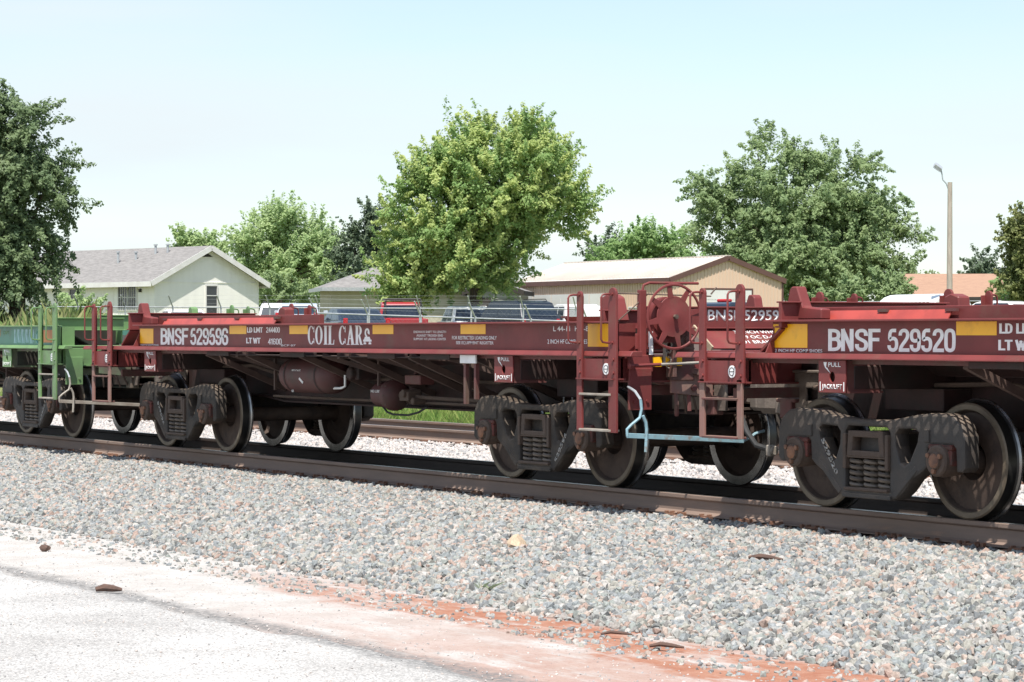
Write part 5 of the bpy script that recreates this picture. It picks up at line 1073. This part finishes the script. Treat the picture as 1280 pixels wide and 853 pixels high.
def window(parent, axis, a0, a1, z0, z1, off, frame, glass, nx=2, nz_=2, bars=0, sgn=-1, fw_=.06):
    """window on a wall: axis 'x' lies in the gable plane (y=off), axis 'y' in the long wall (x=off)"""
    def bx(m, p, q, z, zz, d0, d1):
        lo, hi = sorted((off + sgn * d0, off + sgn * d1))
        if axis == 'x': m.box(p, q, lo, hi, z, zz)
        else: m.box(lo, hi, p, q, z, zz)
    m = MB(); bx(m, a0, a0 + fw_, z0, z1, -.02, .05); bx(m, a1 - fw_, a1, z0, z1, -.02, .05); bx(m, a0 + fw_, a1 - fw_, z0, z0 + fw_, -.02, .05); bx(m, a0 + fw_, a1 - fw_, z1 - fw_, z1, -.02, .05)
    for i in range(1, nx): c = a0 + (a1 - a0) * i / nx; bx(m, c - .025, c + .025, z0 + fw_, z1 - fw_, -.02, .04)
    for j in range(1, nz_): c = z0 + (z1 - z0) * j / nz_; bx(m, a0 + fw_, a1 - fw_, c - .02, c + .02, -.02, .035)
    f = m.build('window', frame, parent); m = MB(); bx(m, a0 + .02, a1 - .02, z0 + .02, z1 - .02, -.01, .012); m.build('pane', glass, f)
    if bars:
        m = MB()
        for i in range(bars): c = a0 + (a1 - a0) * (i + .5) / bars; bx(m, c - .01, c + .01, z0, z1, .055, .075)
        for c in (z0 + .1, z1 - .1): bx(m, a0, a1, c - .012, c + .012, .058, .072)
        kind(m.build('window_bars', M['white_trim'], f), 'stuff')
    return f
# cream house on the left
hc = at(193, 118, 0); hz = terrain(hc.x, hc.y) + .05; hc.z = hz
HR = R(90 + 14)
H, Hw, sl = gable_house('cream_house', 'cream house with a grey shingle roof at the left behind the train', hc, HR, 6.2, 12.5, 2.90, 4.42, M['cream_wall'], M['shingle'], .42, .32, M['white_trim'])
window(H, 'x', 2.95, 3.70, 1.2, 2.72, 0, M['white_trim'], M['glass'], 1, 3, 0)
window(H, 'y', 1.25, 2.75, 1.5, 2.74, 0, M['white_trim'], M['glass'], 2, 2, 9)
window(H, 'y', 5.5, 6.6, 1.5, 2.6, 0, M['white_trim'], M['glass'], 1, 2, 0)
m = MB(); m.poly([(2.60, 4.02), (3.40, 4.02), (3.0, 4.23)], 'xz', -.03, .01); m.build('gable_vent', M['dark_void'], H)
for z in (2.83, 1.30):
    m = MB(); m.box(-.01, 6.01, -.025, .0, z - .03, z + .03); m.build('trim_board', M['cream_wall'], H)
for k in range(14):
    m = MB(); m.box(-.012, 0, .4 + k * .9, .43 + k * .9, -.3, 2.8); m.build('batten', M['cream_wall'], H)
for x, y, hh in ((1.6, 4.9, .55), (1.9, 3.9, .38), (2.45, 3.1, .45), (2.55, 2.3, .40)):
    z = 2.83 + x * sl + .1; m = MB(); m.cyl((x, y, z + hh / 2), 'z', .06, hh + .2, 10); m.cyl((x, y, z + hh + .06), 'z', .10, .06, 10); m.build('vent_pipe', M['galv'], H, smooth=True)
m = MB(); m.box(-.10, -.0, .95, 1.08, 2.35, 2.5); m.build('wall_lamp', M['dark_void'], H)
# tan metal building
bc_ = at(838, 121, 0); bz = terrain(bc_.x, bc_.y) + .03; bc_.z = bz
Bd, Bw, bsl = gable_house('metal_building', 'tan ribbed metal building with brown trim and a white roll-up door', bc_, R(90), 6.6, 14.2, 3.0, 4.05, M['tan_wall'], M['roof_metal'], .12, .12, M['brown_trim'], 'building')
m = MB()
for k in range(32):
    x = .12 + k * .205
    if x < 6.55: m.box(x, x + .05, -.025, .0, -.3, 3.0 + bsl * min(x, 6.6 - x) - .05)
for k in range(64): m.box(-.025, 0, .1 + k * .22, .15 + k * .22, -.3, 2.95)
kind(m.build('wall_ribs', M['tan_wall'], Bd), 'stuff')
m = MB()
for k in range(47):
    y = .1 + k * .3
    for s in (0, 1):
        xa, xb = (0, 3.28) if s == 0 else (6.6, 3.32); m.bar((xa, y, 3.0 + .145), (xb, y, 4.05 + .12), .03, .03)
kind(m.build('roof_ribs', M['roof_metal'], Bd), 'stuff')
m = MB(); m.box(3.3 - .12, 3.3 + .12, -.14, 14.34, 4.15, 4.20); m.build('ridge_cap', M['roof_metal'], Bd)
for x in (-.03, 6.53):
    m = MB(); m.box(x, x + .1, -.045, .06, -.3, 3.0); m.build('corner_trim', M['brown_trim'], Bd)
m = MB(); 
m.box(1.95, 2.03, -.05, .0, -.3, 2.62); m.box(4.72, 4.80, -.05, .0, -.3, 2.62); m.box(2.03, 4.72, -.05, 0, 2.54, 2.62); m.build('door_frame', M['brown_trim'], Bd)
dr = MB().box(2.03, 4.72, -.025, -.01, -.3, 2.54).build('roll_up_door', M['white_door'], Bd)
for k in range(6):
    m = MB(); m.box(2.04, 4.71, -.045, -.026, -.28 + k * .47, .17 + k * .47); m.build('door_panel', M['white_door'], dr)
for k in range(5):
    m = MB(); m.box(-.07, -.03, 5.2 + k * 1.75, 6.87 + k * 1.75, -.3, 2.42); dd = m.build('sliding_door', M['white_door'], Bd)
    m = MB(); m.box(-.085, -.071, 6.0 + k * 1.75, 6.06 + k * 1.75, .3, 2.2); m.build('door_stile', M['white_trim'], dd)
window(Bd, 'y', 2.6, 3.5, .95, 1.75, 0, M['white_trim'], M['white_door'], 1, 1)
# small hip-roofed house behind the maple
hx = at(414, 128, 0); hx.z = terrain(hx.x, hx.y) + .05
S = thing('hip_roof_house', 'small beige house with a hip roof partly behind the maple', 'house', hx, R(90 - 20))
W2, L2 = 8.5, 4.5
m = MB(); m.box(0, W2, 0, L2, -.4, 2.75); m.build('wall', M['beige_wall'], S)
e = .5; a, b, c, d = (-e, -e, 2.7), (W2 + e, -e, 2.7), (W2 + e, L2 + e, 2.7), (-e, L2 + e, 2.7); r1, r2 = (2.4, L2 / 2, 3.8), (W2 - 2.2, L2 / 2, 3.8)
m = MB(); m.add([a, b, c, d, r1, r2], [(0, 1, 5, 4), (1, 2, 5), (2, 3, 4, 5), (3, 0, 4), (3, 2, 1, 0)]); m.build('roof', M['shingle'], S)
m = MB(); m.box(-e - .02, W2 + e + .02, -e - .03, -e, 2.55, 2.73); m.build('fascia', M['galv'], S)
m = MB(); m.box(-e - .03, -e, -e, L2 + e, 2.55, 2.73); m.build('fascia', M['galv'], S)
for k in range(7):
    m = MB(); m.box(.5 + k * 1.1, .54 + k * 1.1, -.02, 0, -.3, 2.6); m.build('batten', M['beige_wall'], S)
m = MB(); m.cyl((3.4, 1.9, 3.9), 'z', .09, .7, 8); m.build('vent_pipe', M['galv'], S)
# grey shed behind the maple trunk
gx = at(584, 127, 0); gx.z = terrain(gx.x, gx.y) + .05
G, Gw, gs = gable_house('grey_shed', 'grey green shed in the shade behind the maple trunk', gx, R(90 - 38), 2.6, 4.0, 2.5, 2.95, M['grey_wall'], M['shingle'], .25, .25, M['dark_void'], 'shed')
m = MB(); m.box(.4, 1.2, -.03, 0, -.3, 2.2); m.build('door', M['dark_void'], G)
window(G, 'x', 1.5, 2.3, .9, 2.0, 0, M['dark_void'], M['glass'], 2, 2)
# orange-roofed house at the right
ox = at(1145, 140, 0); ox.z = terrain(ox.x, ox.y) + .03
O = thing('orange_roof_house', 'low brown house with a long faded orange shingle roof at the right', 'house', ox, R(90 - 34))
m = MB(); m.box(0, 11, 0, 6, -.4, 2.35); m.build('wall', M['brown_wall'], O)
m = MB(); m.poly([(-.9, 2.32), (-.9, 2.42), (3.0, 3.78), (6.9, 2.42), (6.9, 2.32), (3.0, 3.66)], 'yz', -.5, 11.5); m.build('roof', M['shingle_orange'], O)
m = MB(); m.box(-.5, 11.5, -.935, -.905, 2.20, 2.44); m.build('fascia', M['dark_void'], O)
for k in range(3): window(O, 'x', 1.2 + k * 3.4, 2.8 + k * 3.4, .9, 2.0, 0, M['white_trim'], M['glass'], 2, 1)

# ------------------------------------------------------------------ vehicles parked beyond the fence
def vehicle(name, label, cat, u, d, heading, Lc, Wc, Hc, body_px, cab_px, paint, glass_splits, extra=None, dz=0.0, wheel_r=.34, two_tone=None):
    """body_px / cab_px: side outlines (x from rear to front, z) of body and of the glasshouse"""
    b = at(u, d); b.z += dz; v = thing(name, label, cat, b, heading, 'vehicles parked beyond the fence')
    m = MB(); m.poly(body_px, 'xz', -Wc / 2, Wc / 2); m.build('body', M[paint], v, bevel=.06, segs=2)
    n = len(cab_px); zb = min(z for _, z in cab_px); zt = max(z for _, z in cab_px)
    m = MB(); vs = []
    for s in (-1, 1):
        for x, z in cab_px:
            f = (z - zb) / (zt - zb); vs.append((x, s * (Wc / 2 - .04 - .14 * f), z))
    m.add(vs, [tuple(range(n)), tuple(reversed(range(n, 2 * n)))] + [(i, i + n, (i + 1) % n + n, (i + 1) % n) for i in range(n)])
    m.build('cabin', M[two_tone or paint], v, bevel=.05, segs=2)
    # side glass panels sit just proud of the tapering cabin sides; windscreen and rear window likewise
    for s in (-1, 1):
        for x0, x1, x2, x3 in glass_splits:      # lower rear, lower front, upper front, upper rear
            z0, z1 = zb + (zt - zb) * .10, zb + (zt - zb) * .84
            y0 = s * (Wc / 2 - .04 - .14 * .10 + .006); y1 = s * (Wc / 2 - .04 - .14 * .84 + .006); t = s * -.02
            m = MB(); m.add([(x0, y0, z0), (x1, y0, z0), (x2, y1, z1), (x3, y1, z1), (x0, y0 + t, z0), (x1, y0 + t, z0), (x2, y1 + t, z1), (x3, y1 + t, z1)], [(0, 1, 2, 3), (7, 6, 5, 4), (0, 4, 5, 1), (1, 5, 6, 2), (2, 6, 7, 3), (3, 7, 4, 0)]); m.build('side_window', M['carglass'], v)
    for (xa, za), (xb, zb_), nm in ((cab_px[0], cab_px[1], 'rear_window'), (cab_px[-1], cab_px[-2], 'windscreen')):
        f0, f1 = .12, .86; p0 = Vector((xa + (xb - xa) * f0, 0, za + (zb_ - za) * f0)); p1 = Vector((xa + (xb - xa) * f1, 0, za + (zb_ - za) * f1)); o = Vector((-.012 if nm == 'rear_window' else .012, 0, .006))
        w0, w1 = Wc / 2 - .16, Wc / 2 - .26; m = MB(); m.add([p0 + o + Vector((0, -w0, 0)), p0 + o + Vector((0, w0, 0)), p1 + o + Vector((0, w1, 0)), p1 + o + Vector((0, -w1, 0)), p0 - o + Vector((0, -w0, 0)), p0 - o + Vector((0, w0, 0)), p1 - o + Vector((0, w1, 0)), p1 - o + Vector((0, -w1, 0))], [(0, 1, 2, 3), (7, 6, 5, 4), (0, 4, 5, 1), (1, 5, 6, 2), (2, 6, 7, 3), (3, 7, 4, 0)]); m.build(nm, M['carglass'], v)
    for x in (-Lc * .30, Lc * .31):
        for s in (-1, 1):
            m = MB(); m.lathe([(-.11, .15), (-.11, wheel_r - .03), (-.08, wheel_r), (.08, wheel_r), (.11, wheel_r - .03), (.11, .2), (.07, .19), (.06, .0)], (x, s * (Wc / 2 - .09), wheel_r), (0, s, 0), 20); w = m.build('wheel', M['tyre'], v, smooth=35)
            m = MB(); m.cyl((x, s * (Wc / 2 - .015), wheel_r), 'y', .18, .02, 12); m.build('rim', M['chrome'], w)
    zl = .75
    for s in (-1, 1):
        m = MB(); m.box(Lc / 2 - .05, Lc / 2 + .02, s * (Wc / 2 - .28) - .14, s * (Wc / 2 - .28) + .14, zl - .08, zl + .08); m.build('headlight', M['lamp_clear'], v, bevel=.02)
        m = MB(); m.box(-Lc / 2 - .02, -Lc / 2 + .05, s * (Wc / 2 - .14) - .08, s * (Wc / 2 - .14) + .08, .8, 1.05); m.build('tail_lamp', M['lamp_red'], v, bevel=.02)
        m = MB(); m.box(Lc * .17, Lc * .17 + .1, s * (Wc / 2 + .10) - .09, s * (Wc / 2 + .10) + .09, 1.02, 1.16); m.build('mirror', M[paint], v, bevel=.02)
    if extra: extra(v)
    return v
SUVB = [(-2.45, .45), (-2.5, .8), (-2.42, 1.12), (1.0, 1.12), (2.2, .98), (2.42, .80), (2.4, .40), (-2.4, .35)]
SUVC = [(-2.40, 1.08), (-2.05, 1.72), (-1.6, 1.82), (.3, 1.82), (.55, 1.78), (1.25, 1.08)]
SUVG = [(-2.15, -1.45, -1.45, -1.95), (-1.38, -.42, -.42, -1.38), (-.34, .88, .42, -.34)]
SEDB = [(-2.3, .40), (-2.35, .78), (-2.25, .98), (1.0, .98), (2.1, .86), (2.3, .66), (2.28, .36), (-2.25, .32)]
SEDC = [(-1.75, .95), (-1.0, 1.38), (-.6, 1.44), (.15, 1.44), (.4, 1.38), (1.15, .95)]
SEDG = [(-1.35, -.35, -.38, -.95), (-.28, .85, .35, -.28)]
PICB = [(-2.75, .5), (-2.75, 1.12), (-.62, 1.12), (1.2, 1.12), (2.5, 1.02), (2.65, .8), (2.65, .45), (-2.7, .45)]
PICC = [(-.75, 1.10), (-.55, 1.76), (-.3, 1.84), (.6, 1.84), (.8, 1.78), (1.4, 1.10)]
PICG = [(-.50, .18, .18, -.40), (.26, 1.05, .66, .26)]
RX = R(180)                     # facing along the line away from the photographer
def rack(v):
    m = MB()
    for s in (-1, 1):
        m.tube([(-1.9, s * .75, 1.25), (-1.9, s * .72, 1.93), (-.2, s * .7, 1.95), (.7, s * .68, 1.93)], .04, 6)
    for x in (-1.9, -.7, .6): m.tube([(x, -.72, 1.94), (x, .72, 1.94)], .035, 6)
    m.build('rack', M['black'], v)
def topper(v):
    m = MB(); m.poly([(-2.7, 1.14), (-2.6, 1.72), (-.80, 1.78), (-.72, 1.14)], 'xz', -.82, .82); m.build('bed_cover', M['car_white'], v, bevel=.05)
def roofrails(v):
    for s in (-1, 1):
        m = MB(); m.tube([(-1.7, s * .70, 1.80), (-1.6, s * .70, 1.88), (.2, s * .70, 1.88), (.3, s * .70, 1.82)], .02, 6); m.build('roof_rail', M['black'], v)
vehicle('parked_suv', 'long dark blue sport utility wagon parked before the metal building', 'car', 640, 108, R(178), 4.95, 1.9, 1.85, SUVB, SUVC, 'car_dark', SUVG, roofrails, dz=.05)
vehicle('parked_pickup', 'red pickup truck with a black roof rack near the maple', 'pickup truck', 500, 108, R(155), 5.3, 1.95, 1.9, PICB, PICC, 'car_red', PICG, rack, dz=-.02)
vehicle('parked_sedan', 'navy blue car parked nearest the fence behind the COIL CAR lettering', 'car', 440, 92, R(165), 4.7, 1.8, 1.45, SEDB, SEDC, 'car_navy', SEDG, dz=.20)
vehicle('parked_pickup', 'white pickup truck parked between the red pickup and the dark blue wagon', 'pickup truck', 585, 112, R(165), 5.2, 1.9, 1.85, PICB, PICC, 'car_white', PICG, None, dz=-.15)
vehicle('parked_suv', 'white sport utility wagon right of the cream house', 'car', 352, 116, R(150), 4.9, 1.9, 1.85, SUVB, SUVC, 'car_white', SUVG, roofrails, dz=.02)
vehicle('parked_sedan', 'silver white sedan in front of the white sport utility wagon', 'car', 375, 104, R(150), 4.7, 1.8, 1.45, SEDB, SEDC, 'car_silver', SEDG, dz=.30)
vehicle('parked_sedan', 'white sedan parked in front of the cream house gable', 'car', 228, 106, R(165), 4.7, 1.8, 1.45, SEDB, SEDC, 'car_white', SEDG, dz=.05)
vehicle('parked_pickup', 'pickup truck with white bed cover between the ladder posts and the building', 'pickup truck', 722, 110, R(170), 5.2, 1.9, 1.85, PICB, PICC, 'car_white', PICG, topper, dz=-.10)
def lightbar(v):
    m = MB(); m.box(-.1, .15, -.34, .34, 1.845, 1.97); m.build('light_bar', M['lamp_red'], v, bevel=.04)
vehicle('parked_pickup', 'dark pickup truck with a red roof light bar before the roll-up door', 'pickup truck', 905, 104, R(100), 5.3, 1.95, 1.9, PICB, PICC, 'car_navy', PICG, lightbar, dz=-.05)
vehicle('parked_sedan', 'silver car showing its roof left of the white camper', 'car', 1062, 100, R(172), 4.7, 1.8, 1.45, SEDB, SEDC, 'car_silver', SEDG, dz=.28)
vehicle('parked_suv', 'dark roofed car behind the red coil skid at the right', 'car', 1120, 96, R(176), 4.7, 1.8, 1.45, SEDB, SEDC, 'car_teal', SEDG, dz=.18)
vehicle('parked_sedan', 'white car at the right edge under the olive tree', 'car', 1245, 90, R(195), 4.7, 1.8, 1.45, SEDB, SEDC, 'car_white', SEDG, dz=.42)
# white camper trailer
tb = at(1155, 108); tb.z -= .15; T_ = thing('camper_trailer', 'white camper trailer with a rounded roof under the orange roof', 'trailer', tb, R(178), 'vehicles parked beyond the fence')
pr = [(-.95, .45), (.95, .45), (1.0, 1.6)] + [(1.0 * math.cos(R(a)), 1.75 + .55 * math.sin(R(a))) for a in range(10, 171, 20)] + [(-1.0, 1.6)]
m = MB(); m.poly(pr, 'yz', -1.9, 1.9); m.build('body', M['car_white'], T_, bevel=.04)
for s in (-1, 1):
    m = MB(); m.lathe([(-.1, 0), (-.1, .30), (.1, .30), (.1, 0)], (-.2, s * .95, .32), (0, s, 0), 16); m.build('wheel', M['tyre'], T_, smooth=35)
m = MB()
for k in range(9): m.box(-1.6 + k * .26, -1.6 + k * .26 + .16, -1.02, -1.005, 1.45, 1.95); m.box(-1.6 + k * .26, -1.6 + k * .26 + .16, 1.005, 1.02, 1.45, 1.95)
kind(m.build('side_vent', M['greysteel'], T_), 'stuff')
m = MB(); m.bar((1.9, 0, .55), (3.0, 0, .55), .1, .1); m.build('tow_bar', M['cast'], T_)

# ------------------------------------------------------------------ chain-link fences with barbed-wire arms
def fence(label, a, b, h, npost, arms=True, wires=3, cell=.17):
    a = Vector(a); b = Vector(b); f = thing('chain_link_fence', label, 'fence', a, 0, 'chain-link fences around the parking lot'); d = b - a; L = math.hypot(d.x, d.y); ang = math.atan2(d.y, d.x); n2 = Vector((-d.y, d.x, 0)).normalized() * -1
    for i in range(npost + 1):
        p = d * (i / npost); m = MB(); m.cyl((0, 0, h / 2 - .15), 'z', .03, h + .3, 8); m.lathe([(-.02, .036), (.03, .036), (.05, 0)], (0, 0, h), (0, 0, 1), 8); q = m.build('post', M['galv'], f); q.location = p
        if arms:
            m = MB(); m.bar((0, 0, h), tuple(n2 * .34 + Vector((0, 0, h + .40))), .036, .022); m.build('barb_arm', M['galv'], q)
    m = MB(); m.tube([(0, 0, h), tuple(d + Vector((0, 0, h)))], .019, 7); m.build('top_rail', M['galv'], f)
    if arms:
        for k in range(wires):
            t = (k + 1) / wires; o = n2 * .34 * t + Vector((0, 0, h + .40 * t)); m = MB(); m.tube([tuple(o), tuple(d + o)], .0016, 4); m.build('barbed_wire', M['galv'], f)
    m = MB(); n = int((L + h) / cell)
    for s in (1, -1):
        for i in range(n):
            x0 = i * cell - (h if s > 0 else 0); x1 = x0 + h; za, zb = (0, h) if s > 0 else (h, 0)
            if s < 0: x0, x1 = i * cell - h, i * cell
            p0, p1 = max(0, x0), min(L, x1)
            if p1 <= p0: continue
            t0, t1 = (p0 - x0) / h, (p1 - x0) / h
            P0 = d * (p0 / L) + Vector((0, 0, za + (zb - za) * t0)); P1 = d * (p1 / L) + Vector((0, 0, za + (zb - za) * t1))
            m.tube([P0, P1], .0013, 3, cap=False)
    kind(m.build('wire_mesh', M['mesh_wire'], f), 'stuff')
    return f
def fpt(u, v, d, h): p = at(u, d, zat(v, d) - h); return p
fence('near chain-link fence sloping away behind the middle of the train', fpt(395, 391.5, 70, 1.75), fpt(735, 402.5, 66, 1.75), 1.75, 5)
fence('long far chain-link fence in front of the houses and parked cars', fpt(40, 383.5, 88, 1.7), fpt(720, 386.5, 82, 1.7), 1.7, 11)
fence('dark chain-link fence under the broad tree at the right', fpt(985, 378, 122, 1.8), fpt(1300, 376, 116, 1.8), 1.8, 5, False)

# ------------------------------------------------------------------ light pole
lp = at(1187, 104); LPt = thing('light_pole', 'weathered wooden light pole with a floodlight on a bent arm', 'light pole', lp)
hp = zat(228, 104) - lp.z
m = MB(); m.tube([(0, 0, -.4), (0, 0, hp * .5), (0.02, 0, hp)], [.13, .115, .095], 12); m.build('pole', M['wood'], LPt, smooth=True)
rr_ = RT * 1.0
m = MB(); m.tube([Vector((0, 0, hp - .25)) - rr_ * .06, Vector((0, 0, hp - .05)) - rr_ * .14, Vector((0, 0, hp + .10)) - rr_ * .28, Vector((0, 0, hp + .30)) - rr_ * .30, Vector((0, 0, hp + .52)) - rr_ * .36], .03, 7); m.build('arm', M['galv'], LPt, smooth=True)
m = MB(); m.box(-.17, .17, -.20, .20, -.07, .07); m.box(-.19, .19, -.22, .22, -.09, -.07); fl = m.build('lamp_head', M['galv'], LPt, bevel=.02); fl.location = Vector((0, 0, hp + .62)) - rr_ * .47; fl.rotation_euler = (R(20), R(35), math.atan2(RT.y, RT.x))
m = MB(); m.box(-.15, .15, -.18, .18, -.105, -.095); m.build('lens', M['lamp_clear'], fl)


wd = bpy.data.objects.new('weed_tuft', TUFT[1].copy()); col.objects.link(wd); wd.data.materials.append(surf('grey_green_weed', (0.24, 0.30, 0.17), (0.30, 0.33, 0.2), 9, .8)); wd.location = (-16.3, -3.62, -.46); wd.scale = (.4, .4, .10)
tag(wd, 'small pale green weed at the foot of the grey ballast', 'weed')
